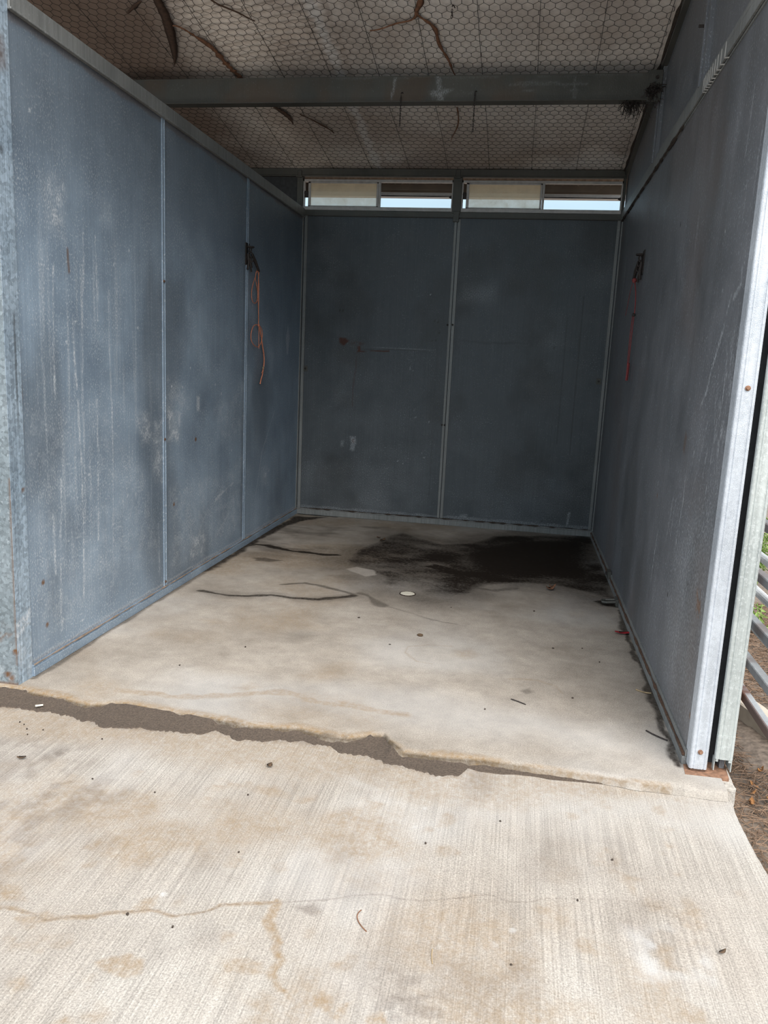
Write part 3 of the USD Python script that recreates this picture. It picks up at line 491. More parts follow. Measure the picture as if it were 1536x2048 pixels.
# ---- left partition (lower than the roof)
wl = thing("wall_left", "blue-grey galvanised steel partition on the left with white water runs", "wall", kind="structure")
WL_Y0 = -4.69
def left_wear(P):
    Y, Z = P[:, 0], P[:, 1]
    runs = [([(-4.11, 1.33), (-4.095, 1.0), (-4.087, 0.68), (-4.10, 0.24)], .8), ([(-4.055, 1.26), (-4.072, 0.61)], .55), ([(-3.998, 1.32), (-4.017, 0.6)], .5), ([(-3.927, 1.32), (-3.926, 0.99), (-3.937, 0.55)], .85), ([(-3.764, 1.32), (-3.769, 0.97), (-3.786, 0.26)], .6),
            ([(-4.284, 0.94), (-4.287, 0.78), (-4.304, 0.66), (-4.318, 0.15)], .75), ([(-4.362, 0.76), (-4.352, 0.46)], .7), ([(-4.019, 2.19), (-4.048, 1.79), (-4.063, 1.33)], .6), ([(-4.297, 1.97), (-4.315, 1.54), (-4.315, 1.34)], .65), ([(-3.909, 2.17), (-3.902, 1.9), (-3.896, 1.74)], .6), ([(-3.782, 1.91), (-3.784, 1.68), (-3.777, 1.32)], .6),
            ([(-4.141, 1.74), (-4.136, 1.6), (-4.118, 1.39)], .75), ([(-4.40, 1.5), (-4.39, 0.9)], .4), ([(-3.86, 0.62), (-3.86, 0.35)], .4), ([(-1.50, 1.0), (-1.30, 0.62)], .0), ([(-3.2, 0.5), (-3.19, 0.15)], .35), ([(-1.85, 0.45), (-1.82, 0.2)], .5), ([(-2.7, 0.5), (-2.69, 0.2)], .35)]
    w = np.zeros(len(P)); grain = 0.45 + 0.75 * sstep(nz(P * [1, 0.5], 55, 200), 0.35, 0.6)
    for k, (pts, a) in enumerate(runs): w = np.maximum(w, a * line(P, pts, 0.011, 0.008, 5, 210 + k))
    w *= grain
    speck = 0.35 + 0.65 * sstep(nz(P, 26, 230), 0.48, 0.66)
    for poly, a in (([(-3.47, 1.22), (-3.32, 1.2), (-3.30, 1.08), (-3.42, 1.05)], .8), ([(-3.24, 1.15), (-3.13, 1.17), (-3.13, 0.75), (-3.26, 0.85)], .7), ([(-3.06, 1.24), (-2.86, 1.2), (-2.90, 1.02), (-3.05, 1.02)], .95), ([(-3.07, 1.45), (-2.9, 1.42), (-2.7, 1.3), (-2.75, 1.2), (-3.05, 1.3)], .35), ([(-2.3, 1.2), (-1.95, 1.25), (-1.62, 1.45), (-1.62, 0.95), (-2.1, 0.95)], .3),
                    ([(-3.05, 0.75), (-2.6, 0.7), (-2.0, 0.65), (-1.65, 0.8), (-1.65, 0.15), (-3.0, 0.15)], .28), ([(-1.2, 0.62), (-0.95, 0.58), (-0.95, 0.45), (-1.1, 0.45)], .75), ([(-2.75, 0.32), (-2.4, 0.28), (-2.45, 0.14), (-2.7, 0.14)], .8), ([(-4.15, 2.52), (-3.95, 2.5), (-4.1, 2.3), (-4.3, 2.3)], .0), ([(-4.36, 2.36), (-4.18, 2.38), (-4.2, 2.1), (-4.38, 2.12)], .7),
                    ([(-3.85, 2.35), (-3.75, 2.33), (-3.75, 2.25), (-3.84, 2.27)], .6), ([(-4.55, 1.3), (-3.9, 1.3), (-3.4, 0.9), (-3.2, 0.3), (-4.55, 0.12)], .24), ([(-1.9, 0.36), (-1.72, 0.33), (-1.75, 0.22), (-1.9, 0.22)], .5)):
        w = np.maximum(w, a * blob(P, poly, 0.06, 0.05, 8, 240 + len(poly)) * speck)
    w = np.maximum(w, 0.8 * blob(P, [(-2.60, 1.30), (-2.54, 1.30), (-2.55, 1.20), (-2.59, 1.20)], 0.012, 0.01, 18, 250))
    w = np.maximum(w, 0.62 * blob(P, [(-0.50, 1.80), (-0.44, 1.92), (-0.38, 1.80), (-0.42, 1.64), (-0.46, 1.64)], 0.012, 0.006, 14, 251))
    w = np.maximum(w, 0.14 * blob(P, [(-0.95, 1.66), (-0.85, 1.64), (-0.88, 1.46), (-0.98, 1.42)], 0.03, 0.02, 14, 252))
    w = np.maximum(w, 0.75 * line(P, [(-2.25, 0.50), (-2.1, 0.54), (-1.85, 0.585)], 0.016, 0.012, 14, 253) * (0.3 + 0.7 * speck))
    w = np.maximum(w, 0.4 * line(P, [(-0.80, 1.12), (-1.0, 0.92), (-1.15, 0.75), (-1.3, 0.4)], 0.010, 0.01, 10, 254))
    w = np.maximum(w, 0.4 * line(P, [(-2.2, 0.22), (-1.95, 0.34)], 0.02, 0.02, 10, 255))
    w = np.maximum(w, dots(P, [(-4.44, 2.62), (-4.2, 1.62), (-4.12, 1.72), (-3.55, 2.15), (-3.45, 1.73), (-3.72, 2.05), (-3.0, 1.38), (-2.83, 1.37), (-2.25, 1.38), (-2.13, 1.31), (-4.02, 0.93), (-3.6, 0.75), (-3.5, 0.74), (-3.66, 0.72), (-2.55, 0.66), (-1.9, 0.85), (-2.7, 1.5), (-1.45, 2.02), (-0.95, 2.25), (-4.30, 0.2), (-4.12, 0.14)], 0.012) * 0.85)
    w = np.maximum(w, 0.45 * sstep(nz(P * [9, 0.35], 3.0, 256), 0.60, 0.78) * sstep(Z, 0.1, 0.8) * (1 - sstep(Z, 1.6, 2.6)) * sstep(-Y, 3.0, 3.6))
    w = np.maximum(w, 0.35 * line(P, [(-4.6, 0.075), (-1.6, 0.075), (0, 0.075)], 0.018, 0.012, 9, 257))
    r = top(dots(P, [(-4.462, 0.445), (-2.97, 0.59), (-4.44, 0.22)], 0.017), 0.7 * line(P, [(-4.17, 2.07), (-4.165, 2.0), (-4.162, 1.96)], 0.012, 0.005, 14, 258), 0.35 * line(P, [(-4.6, 2.965), (-2, 2.965), (0, 2.965)], 0.03, 0.02, 5, 259), 0.5 * line(P, [(-4.585, 1.6), (-4.58, 1.2)], 0.016, 0.012, 7, 260), dots(P, [(-3.10, 2.03), (-3.10, 1.04), (-2.61, 1.0)], 0.02), 0.3 * line(P, [(-4.57, 0.072), (0, 0.072)], 0.008, 0.005, 9, 261))
    g = top(0.42 * sstep(Z + 0.5 * (nz(P, 1.5, 262) - 0.5), 1.9, 3.0), 0.35 * sstep(nz(P * [1, 0.5], 1.6, 263), 0.5, 0.75), 0.3 * line(P, [(-1.655, 3), (-1.655, 0.1)], 0.04, 0.02, 4, 264))  # first term darkens the top: roof shadow painted in along with dirt
    return np.c_[w, r, g]
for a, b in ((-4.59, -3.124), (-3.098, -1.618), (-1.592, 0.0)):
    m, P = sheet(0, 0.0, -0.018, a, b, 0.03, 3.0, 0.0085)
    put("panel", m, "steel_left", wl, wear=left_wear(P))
    put("panel", sheet(0, -0.07, 0.018, a, b, 0.03, 3.0, 0.4)[0], "steel_left", wl)
for y in (-3.111, -1.605):
    put("joint_strip", join(box(-0.02, 0.006, y - 0.022, y - 0.004, 0.06, 2.99), box(-0.02, 0.009, y + 0.003, y + 0.013, 0.06, 2.99, 0.003)), "steel_left", wl)
put("edge_strip", box(-0.02, 0.008, -0.030, -0.006, 0.055, 2.99), "steel_trim", wl)
put("top_rail", join(box(-0.085, 0.016, -4.58, -0.0, 3.046, 3.060), box(0.004, 0.016, -4.58, 0.0, 2.982, 3.05), box(0.0, 0.022, -4.58, 0.0, 2.976, 2.986), box(-0.085, -0.073, -4.58, 0.0, 2.982, 3.05)), "steel_trim", wl)
put("base_channel", join(box(-0.085, 0.016, -4.58, 0.0, 0.0, 0.046), box(-0.02, 0.010, -4.58, 0.0, 0.046, 0.058)), "steel_left", wl)
put("rust_line", ragged_strip((0.010, -4.57, 0.058), (0.010, -0.02, 0.058), 0.008, 0, 200, 5, 0, 0), "dust_line", wl)
mp, P = sheet(0, 0.006, -0.02, WL_Y0, -4.581, -0.002, 4.12, 0.011)
wpl = np.c_[top(0.75 * blob(P, [(-4.70, 0.30), (-4.57, 0.36), (-4.57, 0.29), (-4.70, 0.22)], 0.012, 0.012, 22, 270) * (0.4 + 0.8 * sstep(nz(P, 60, 271), 0.4, 0.6)), 0.35 * blob(P, [(-4.7, 0.2), (-4.57, 0.25), (-4.57, 0.02), (-4.7, 0.0)], 0.04, 0.02, 14, 272) * sstep(nz(P * [1, 0.1], 60, 273), 0.42, 0.6)),
            top(dots(P, [(-4.60, 0.93), (-4.688, 0.16)], 0.012), 0.45 * blob(P, [(-4.69, 2.85), (-4.62, 2.86), (-4.6, 2.74), (-4.68, 2.70)], 0.03, 0.02, 14, 274)),
            top(0.7 * line(P, [(-4.622, 1.75), (-4.615, 1.4), (-4.61, 1.2)], 0.007, 0.003, 9, 275), 0.6 * dots(P, [(-4.66, 2.95), (-4.64, 2.78), (-4.65, 2.83), (-4.67, 2.5), (-4.66, 2.4)], 0.02))]
put("corner_post", mp, "steel_post_left", wl, wear=wpl)
mf, P = sheet(1, WL_Y0 - 0.001, 0.02, -0.12, 0.0045, -0.01, 4.12, 0.013)
rustf = top(dots(P, [(-0.03, 0.03), (0.0, 0.17), (-0.05, 0.05)], 0.02), 0.6 * blob(P, [(-0.1, 0.28), (0.0, 0.27), (-0.01, 0.22), (-0.1, 0.22)], 0.03, 0.03, 18, 276) * sstep(nz(P, 40, 277), 0.45, 0.6), 0.7 * line(P, [(-0.12, 0.0), (0.0, 0.0)], 0.02, 0.01, 14, 278), 0.6 * line(P, [(0.004, 0.1), (0.004, 1.0)], 0.004, 0.002, 9, 279))
put("corner_post", mf, "steel_post_front", wl, wear=np.c_[0.5 * blob(P, [(-0.1, 0.08), (0, 0.07), (0, 0.02), (-0.1, 0.02)], 0.02, 0.02, 18, 280) * sstep(nz(P, 50, 281), 0.45, 0.6), rustf, 0 * rustf])
for sy, sz in ((-3.1185, 2.03), (-3.1185, 1.043), (-3.1185, 0.09)):
    put("screw", join(cyl((0.004, sy, sz), (0.010, sy, sz), 0.009, 10), cyl((0.008, sy, sz), (0.014, sy, sz), 0.0055, 6)), "rust", wl)

# ---- right wall: stall lining, upper cladding to the roof, outer cladding and the two end posts
wr = thing("wall_right", "dark blue-grey galvanised steel wall on the right with scratches and a rusty patch", "wall", kind="structure")
def right_wear(P):
    w = np.zeros(len(P)); grain = 0.35 + 0.8 * sstep(nz(P, 60, 300), 0.4, 0.62)
    for k, (pts, a, wd) in enumerate((([(-4.388, 1.80), (-4.32, 1.71), (-4.25, 1.61), (-4.21, 1.52), (-4.12, 1.46)], .55, .014), ([(-4.555, 2.01), (-4.571, 1.945), (-4.479, 1.90)], .5, .012), ([(-4.45, 1.92), (-4.40, 1.85)], .5, .016), ([(-4.631, 1.79), (-4.623, 1.72), (-4.632, 1.68)], .5, .007), ([(-4.492, 1.69), (-4.50, 1.61), (-4.507, 1.54), (-4.486, 1.36)], .55, .009),
                       ([(-4.113, 1.26), (-4.10, 1.19)], .7, .008), ([(-3.989, 1.12), (-4.0, 1.0), (-3.947, 0.78)], .6, .008), ([(-3.773, 1.015), (-3.70, 0.75)], .45, .010), ([(-3.84, 1.0), (-3.80, 0.8)], .35, .008), ([(-2.135, 1.9), (-2.20, 1.86), (-2.313, 1.83), (-2.312, 1.68), (-2.296, 1.59)], .4, .009), ([(-4.3, 1.4), (-4.2, 1.15), (-4.15, 1.0)], .4, .008), ([(-4.45, 1.35), (-4.42, 1.1)], .4, .007), ([(-4.36, 1.3), (-4.3, 0.95)], .35, .007),
                       ([(-4.4, 2.7), (-4.39, 2.45)], .25, .01), ([(-3.6, 2.4), (-3.58, 2.2)], .3, .012), ([(-4.6, 2.5), (-4.58, 2.25)], .35, .008), ([(-2.0, 2.55), (-1.98, 2.3)], .3, .02), ([(-0.6, 2.6), (-0.58, 2.2)], .25, .03), ([(-3.45, 0.75), (-3.40, 0.45)], .5, .012))):
        w = np.maximum(w, a * line(P, pts, wd, 0.006, 12, 310 + k))
    w *= grain
    w = np.maximum(w, 0.4 * blob(P, [(-4.6, 1.8), (-4.45, 1.7), (-4.4, 1.3), (-4.62, 1.2)], 0.08, 0.04, 9, 330) * sstep(nz(P * [1.0, 0.35], 50, 331), 0.45, 0.7))
    w = np.maximum(w, 0.22 * blob(P, [(-4.62, 1.1), (-4.2, 1.05), (-3.9, 0.7), (-4.0, 0.2), (-4.6, 0.1)], 0.2, 0.1, 5, 332))
    w = np.maximum(w, dots(P, [(-4.2, 2.2), (-4.28, 1.95), (-3.3, 1.0)], 0.012) * 0.6)
    r = top(0.95 * blob(P, [(-4.47, 0.70), (-4.53, 0.72), (-4.58, 0.62), (-4.54, 0.57), (-4.49, 0.62)], 0.03, 0.03, 14, 334) * sstep(nz(P, 45, 335), 0.36, 0.56), 0.16 * blob(P, [(-4.35, 0.9), (-4.6, 0.9), (-4.62, 0.1), (-4.5, 0.1), (-4.42, 0.5)], 0.12, 0.08, 5, 336), 0.45 * blob(P, [(-3.92, 1.31), (-3.88, 1.33), (-3.86, 1.24), (-3.9, 1.22)], 0.02, 0.01, 14, 337), 0.8 * dots(P, [(-3.31, 0.93), (-4.62, 0.2)], 0.018), 0.16 * sstep(nz(P, 1.4, 338), 0.5, 0.75))
    g = top(dots(P, [(-3.9, 0.52), (-4.29, 0.68), (-4.64, 0.45), (-0.75, 0.12), (-3.1, 2.42)], 0.016), 0.4 * sstep(nz(P * [1, 0.4], 1.8, 339), 0.48, 0.72))
    return np.c_[w, r, g]
for a, b in ((-4.66, -3.310), (-3.306, -1.785), (-1.781, 0.0)):
    m, P = sheet(0, W, 0.02, a, b, 0.03, 3.0, 0.0095)
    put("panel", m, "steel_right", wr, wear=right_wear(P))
for a, b in ((-4.655, -3.31), (-3.31, -1.80), (-1.80, 0.06)):
    for X0, dp, zt in ((W + 0.012, 0.03, None), (W + 0.150, -0.02, None)):
        z0, zt0, zt1 = (3.05 if dp > 0 else 0.0), roof(b) + 0.03, roof(a) + 0.03
        v = np.array([(x, y, z) for x in (X0, X0 + dp) for y, z in ((a, z0), (b, z0), (b, zt0), (a, zt1))])
        put("panel", trimesh.convex.convex_hull(v), "steel_right", wr)
put("top_rail", join(box(W - 0.018, W + 0.015, -4.70, -0.02, 3.040, 3.060), box(W - 0.018, W - 0.006, -4.70, -0.02, 2.992, 3.045), box(W - 0.006, W + 0.002, -4.70, -0.02, 2.984, 2.994), box(W - 0.003, W + 0.015, -4.70, -0.02, 3.058, 3.10)), "steel_trim", wr)
put("dirt_line", ragged_strip((W - 0.008, -2.9, 2.987), (W - 0.008, -0.05, 2.987), 0.016, 0, 120, 8, 0, 0), "dirt_cake", wr)
put("base_channel", join(box(W - 0.020, W + 0.012, -4.66, 0.0, 0.0, 0.034), box(W - 0.008, W + 0.004, -4.66, 0.0, 0.034, 0.066)), "steel_trim", wr)
put("rust_line", ragged_strip((W - 0.012, -4.65, 0.040), (W - 0.012, -0.02, 0.040), 0.012, 0, 200, 9, 0, 0), "rust", wr)
put("edge_strip", box(W - 0.010, W + 0.004, -0.045, -0.020, 0.06, 2.99), "steel_trim", wr)
for y, zb in ((-1.80, 3.06), (-3.31, 3.06)):
    put("stud", join(box(W - 0.012, W + 0.016, y - 0.035, y + 0.035, zb, roof(y) - 0.005), box(W - 0.022, W - 0.010, y + 0.012, y + 0.032, zb, roof(y) - 0.005)), "steel_right", wr)
sy, sz = -3.26, 3.36
put("bolt", cyl((W - 0.012, sy, sz), (W - 0.045, sy, sz), 0.008, 8), "dark_iron", wr)
ya = np.array([-4.7, 0.05])
rt = np.array([(x, y, roof(y) + dz) for x in (W - 0.022, W + 0.012) for y in ya for dz in (-0.045, 0.008)])
put("roof_trim", trimesh.convex.convex_hull(rt), "steel_dull", wr)
put("roof_trim", ragged_strip((W - 0.028, -4.6, float(roof(-4.6)) - 0.002), (W - 0.028, 0.0, float(roof(0.0)) - 0.002), 0.018, 0, 140, 12, 0, 0), "dirt_cake", wr)
# white chevron marks along the rail
cy = [-3.42, -3.455, -3.49, -3.525, -3.565, -3.61, -3.66, -3.715, -3.78, -3.86, -4.50]
for k, y in enumerate(cy):
    h = 0.5 + 0.05 * k
    a = box(W - 0.0195, W - 0.0175, y - 0.012 * (0.7 + 0.05 * k), y, 2.996, 3.058, 0.0004)
    b_ = np.array([(W - 0.0195 + 0.014 * s, y - 0.012 * (0.7 + 0.05 * k) * q - 0.03 * s, 2.994 - 0.010 * s - 0.0015 * d) for s in (0, 1) for q in (0, 1) for d in (0, 1)])
    put("chevron_mark", join(a, trimesh.convex.convex_hull(b_)), "chevron_pale", wr)

def profile_post(x0, y0, w, d, z0, z1, rib=0.0025):
    """Roll-formed end post: rounded nose with two pressed grooves in the front face, hollow behind."""
    f = [(0, d), (0, 0.008), (0.003, 0.002), (0.008, 0), (0.012, 0), (0.014, rib), (0.017, rib), (0.019, 0.0), (w - 0.019, 0.0), (w - 0.017, rib), (w - 0.014, rib), (w - 0.012, 0), (w - 0.008, 0), (w - 0.003, 0.002), (w, 0.008), (w, d)]
    inner = [(w - 0.004, d), (w - 0.004, 0.010), (0.004, 0.010), (0.004, d)]
    g = Polygon([(x0 + x, y0 + y) for x, y in f + inner])
    m = trimesh.creation.extrude_polygon(g, z1 - z0, engine="earcut"); m.apply_translation((0, 0, z0)); return m
ZT = 4.14
def open_post(x0, y0, w, d, z0, z1):
    """As profile_post but open towards the stall: front face with a short returned lip, and the outer side."""
    f = [(0, 0.016), (0, 0.008), (0.003, 0.002), (0.008, 0), (0.012, 0), (0.014, 0.0025), (0.017, 0.0025), (0.019, 0.0), (w - 0.019, 0.0), (w - 0.017, 0.0025), (w - 0.014, 0.0025), (w - 0.012, 0), (w - 0.008, 0), (w - 0.003, 0.002), (w, 0.008), (w, d)]
    g = Polygon([(x0 + x, y0 + y) for x, y in f + [(w - 0.004, d), (w - 0.004, 0.010), (0.004, 0.010), (0.004, 0.016)]])
    m = trimesh.creation.extrude_polygon(g, z1 - z0, engine="earcut"); m.apply_translation((0, 0, z0)); return m
put("end_post", profile_post(W - 0.001, -4.712, 0.071, 0.075, 0.012, ZT), "steel_post_right", wr, label="bright galvanised end post with pressed grooves nearest the stall")
put("end_post", join(open_post(W + 0.098, -4.70, 0.070, 0.085, 0.062, ZT), open_post(W + 0.0975, -4.7008, 0.071, 0.06, 0.060, 0.165), box(W + 0.098, W + 0.102, -4.692, -4.665, 0.006, 0.062, 0.0005), box(W + 0.164, W + 0.168, -4.692, -4.615, 0.006, 0.062, 0.0005),
     box(W + 0.102, W + 0.112, -4.698, -4.694, 0.048, 0.064, 0.0005), box(W + 0.152, W + 0.164, -4.698, -4.694, 0.048, 0.064, 0.0005)), "steel_post_green", wr, label="greenish grey outer end post open at the bottom")
put("web_plate", box(W + 0.0725, W + 0.149, -4.615, -4.605, 0.0, ZT), "shadow_steel", wr)
put("web_plate", box(W + 0.034, W + 0.128, -4.20, -4.18, 0.0, ZT - 0.1), "shadow_steel", wr)
for sz in (1.556, 0.088):
    put("screw", join(cyl((W + 0.036, -4.712, sz), (W + 0.036, -4.716, sz), 0.010, 12), cyl((W + 0.036, -4.715, sz), (W + 0.036, -4.721, sz), 0.006, 6)), "rust_plate", wr)
put("foot", box(W + 0.004, W + 0.066, -4.708, -4.64, 0.0, 0.014), "rust", wr)
pl = trimesh.convex.convex_hull(np.array([(W - 0.02, -4.745, z) for z in (-0.012, 0.001)] + [(W + 0.15, -4.742, z) for z in (-0.012, 0.001)] + [(W + 0.165, -4.60, z) for z in (-0.012, 0.001)] + [(W - 0.008, -4.62, z) for z in (-0.012, 0.001)]))
put("base_plate", pl, "rust_plate", wr, label="rusty steel plate under the end posts")
pad = box(W - 0.005, W + 0.172, -4.785, -0.0, -0.16, -0.011, 0.012).subdivide_to_size(0.03)
pv = pad.vertices.copy(); pv += (meshkit.fbm(pv * 26, 4, 5) - 0.5)[:, None] * np.array([0.014, 0.016, 0.006]); pad.vertices = pv
put("footing", pad, "rough_concrete", wr, label="rough broken concrete footing edge under the end posts")

# ---- neighbour stall shell beyond the left partition
wn = thing("wall_outer", "dark far wall of the neighbouring stall behind the left partition", "wall", kind="structure")
put("panel", box(-3.16, -3.12, -4.7, 0.05, 0.0, 3.9), "steel_dull", wn)

# ---- roof: insulation blanket held up by netting and straining wires
ce = thing("ceiling", "brown-stained foil insulation ceiling held up by hexagonal wire netting", "ceiling", kind="structure")
xs = np.unique(np.r_[np.linspace(-3.12, -1.3, 30), np.linspace(-1.3, W, 330)]); ys = np.unique(np.r_[np.linspace(-4.8, -3.0, 40), np.linspace(-3.0, 0.03, 240)])
X, Y = np.meshgrid(xs, ys, indexing="ij"); P = np.c_[X.ravel(), Y.ravel()]
crease = 0.010 * np.sin(90 * (P[:, 0] * 0.25 + P[:, 1]) + 9 * nz(P, 3, 400)) * blob(P, [(-0.2, -2.55), (0.75, -2.6), (0.75, -2.0), (0.0, -1.9)], 0.2, 0.1, 3, 401)
lift = 0.012 + 0.016 * (nz(P, 2.6, 402) - 0.5) + 0.010 * (nz(P, 8, 403) - 0.5) + crease
Zc = roof(P[:, 1]) + np.maximum(lift, 0.004)
WX = [-2.38, -1.99, -1.61, -1.23, -0.85, -0.46, -0.08, 0.30, 0.67, 1.04, 1.41, 1.80, 2.19, 2.59, 2.98]
seam = line(P, [(0.735, -4.7), (0.735, -1.2), (0.735, 0.03)], 0.055, 0.012, 3, 404)
seam_brown = line(P, [(0.83, -4.7), (0.82, -1.2), (0.81, 0.03)], 0.035, 0.02, 3, 405)
brown = top(0.85 * sstep(0.25 + 0.9 * (nz(P, 1.7, 406) - 0.5) - P[:, 0], 0.0, 0.9), 0.62 * sstep(P[:, 1] + 0.9 * (nz(P, 1.3, 407) - 0.5), -1.15, -0.1) * sstep(nz(P, 1.1, 408), 0.3, 0.55), 0.3 * sstep(nz(P * [1, 0.7], 1.9, 409), 0.52, 0.75), 0.4 * seam_brown, 0.5 * blob(P, [(-0.2, -1.3), (0.9, -1.2), (1.6, -0.5), (0.2, -0.4)], 0.25, 0.15, 3, 410))  # first term: shadow along the left side painted in as brown
put("insulation_sheet", (np.c_[P, Zc], grid_faces(len(xs), len(ys), True)), "insulation", ce, smooth=True, wear=np.c_[0.55 * seam, np.clip(brown * (1 - 0.7 * seam), 0, 1), 0 * seam])
# netting
px_, ry_, hh, kk = 0.0680, 0.0645, 0.0400, 0.0245
ci, cj = np.meshgrid(np.arange(-24, 46), np.arange(-46, 2), indexing="ij")
cx = ci.ravel() * px_ + (cj.ravel() % 2) * px_ / 2; cyy = cj.ravel() * ry_
def Q(x, y):
    p = np.c_[x, y]
    k = np.round(p / [px_ / 2, 0.004]).astype(int)
    q = p + 0.020 * np.c_[nz(p, 2.2, 420) - 0.5, nz(p, 2.2, 421) - 0.5] + 0.010 * np.c_[nz(p, 14, 422) - 0.5, nz(p, 14, 423) - 0.5]
    q[:, 0] += 0.35 * sstep(-p[:, 0], -0.5, 1.5) * 0.2 * np.sin(p[:, 1] * 1.3)
    return np.c_[q, roof(q[:, 1]) - 0.003 + 0.006 * (nz(p, 6, 424) - 0.5)]
A1, B1 = Q(cx + px_ / 2, cyy - hh / 2), Q(cx + px_ / 2, cyy + hh / 2); C1, D1 = Q(cx - px_ / 2, cyy + hh / 2), Q(cx, cyy + hh / 2 + kk)
segs = np.stack([np.stack([A1, B1], 1), np.stack([B1, D1], 1), np.stack([C1, D1], 1)], 0)
rad = np.repeat([0.0021, 0.0014, 0.0014], len(cx)); segs = segs.reshape(-1, 2, 3)
ok = (segs[:, :, 0].max(1) < W - 0.03) & (segs[:, :, 1].max(1) < -0.02) & (segs[:, :, 0].min(1) > -1.55)
v, f = many_tubes(segs[ok], rad[ok])
put("wire_netting", (v, f), "wire", ce, kind="stuff", label="rusty hexagonal wire netting under the insulation")
for k, x in enumerate(WX):
    yy = np.linspace(-4.75, -0.02, 40)
    put("straining_wire", tube(np.c_[x + 0.004 * np.sin(yy * 3 + k), yy, roof(yy) - 0.006], 0.0019, 5), "wire", ce)
xr = np.linspace(-3.2, 3.30, 460); zr = 0.010 * np.sin(xr * 2 * np.pi / 0.076)
v = np.array([(x, y, float(roof(y)) + 0.060 + dz) for x, dz in zip(xr, zr) for y in (-5.10, 0.52)])
put("roof_sheet", (v, grid_faces(len(xr), 2)), "roof_sheet", ce)
put("gutter", join(box(-3.2, 3.3, 0.50, 0.512, 3.288, 3.332), box(-3.2, 3.3, 0.50, 0.60, 3.288, 3.298), box(-3.2, 3.3, 0.59, 0.602, 3.29, 3.36)), "gutter_paint", ce, label="pale painted eaves gutter seen through the windows")
put("fascia", box(-3.2, 3.3, 0.478, 0.498, 3.326, 3.408), "roof_sheet", ce, label="brown eaves board behind the gutter")
put("fascia", trimesh.convex.convex_hull(np.array([(x, y, float(roof(y)) + dz) for x in (-3.2, 3.3) for y in (-5.06, -5.02) for dz in (-0.12, 0.045)])), "steel_dull", ce)

# ---- the two strip windows
def window(name, x0, x1, sash0, sash1, label):
    w = thing(name, label, "window", kind="structure")
    z0, z1 = 3.048, 3.334
    put("window_frame", join(box(x0, x0 + 0.014, -0.014, 0.03, z0, z1), box(x1 - 0.012, x1, -0.014, 0.03, z0, z1), box(x0, x1, -0.018, 0.03, z0, z0 + 0.034), box(x0, x1, -0.014, 0.03, z1 - 0.022, z1)), "window_aluminium", w)
    sa = put("sash", join(box(sash0, sash0 + 0.026, -0.006, 0.012, z0 + 0.034, z1 - 0.022), box(sash1 - 0.018, sash1, -0.006, 0.012, z0 + 0.034, z1 - 0.022), box(sash0, sash1, -0.006, 0.012, z0 + 0.034, z0 + 0.044), box(sash0, sash1, -0.006, 0.012, z1 - 0.036, z1 - 0.022)), "window_aluminium", w)
    put("pane", box(sash0 + 0.024, sash1 - 0.016, 0.001, 0.005, z0 + 0.042, z1 - 0.034, 0.0005), "dusty_pane", sa, label="pane clouded with dust")
    put("mullion", box(sash1 + 0.002, sash1 + 0.022, -0.012, 0.028, z0 + 0.03, z1 - 0.02), "window_aluminium", w)
    put("pane", box(sash1 + 0.02, x1 - 0.010, 0.017, 0.021, z0 + 0.032, z1 - 0.020, 0.0005), "clear_pane", w, label="clear pane")
    put("latch", join(box(x0 + 0.012, sash0 + 0.003, -0.012, 0.004, 3.165, 3.225), cyl((x0 + 0.010, -0.010, 3.205), (sash0, -0.010, 3.215), 0.005, 6)), "dark_iron", sa)
    put("latch", join(box(x1 - 0.036, x1 - 0.010, -0.006, 0.012, 3.176, 3.190), box(x1 - 0.024, x1 - 0.010, -0.008, 0.012, 3.170, 3.196)), "dark_iron", w)
window("window_1", -0.008, 1.466, 0.042, 0.742, "aluminium strip window with a dusty pane, above the rust-scarred back panel")
window("window_2", 1.548, 3.027, 1.592, 2.300, "aluminium strip window with a dusty pane, beside the right wall")

# ================================================================== THINGS
# ---- roof beam
beam = thing("roof_beam", "long grey steel beam crossing under the netted ceiling with pale drips", "beam", (0, 0, 0))
m, P = sheet(1, -1.85, 0.003, -3.1, 2.945, 3.455, 3.622, 0.012)
drip = top(line(P, [(1.19, 3.62), (1.18, 3.53), (1.165, 3.47)], 0.012, 0.01, 14, 500), line(P, [(1.50, 3.62), (1.505, 3.55), (1.50, 3.50)], 0.022, 0.012, 14, 501), blob(P, [(1.44, 3.52), (1.62, 3.535), (1.55, 3.49), (1.54, 3.46), (1.46, 3.47)], 0.012, 0.03, 22, 502), 0.5 * line(P, [(1.5, 3.512), (2.1, 3.515), (2.7, 3.51)], 0.010, 0.02, 6, 503) * sstep(nz(P, 9, 504), 0.45, 0.6), 0.35 * line(P, [(2.0, 3.56), (2.3, 3.575), (2.55, 3.55)], 0.02, 0.03, 7, 505), 0.6 * line(P, [(0.6, 3.616), (2.9, 3.616)], 0.008, 0.004, 7, 506), 0.4 * line(P, [(2.45, 3.6), (2.46, 3.47)], 0.012, 0.01, 9, 507))
put("web", m, "steel_dull", beam, wear=np.c_[0.32 * drip, 0.25 * sstep(nz(P, 3, 508), 0.5, 0.75), 0.4 * sstep(3.5 - P[:, 1] + 0.02 * (nz(P, 6, 509) - .5), 0.0, 0.03)])
put("flange", join(box(-3.1, 3.03, -1.852, -1.76, 3.452, 3.458), box(-3.1, 3.03, -1.766, -1.76, 3.452, 3.475)), "steel_dull", beam)
put("flange", join(box(-3.1, 3.03, -1.852, -1.76, 3.619, 3.625), box(-3.1, 3.03, -1.766, -1.76, 3.60, 3.625)), "steel_dull", beam)
put("end_cleat", box(2.945, 3.036, -1.858, -1.846, 3.44, 3.640), "steel_dull", beam)
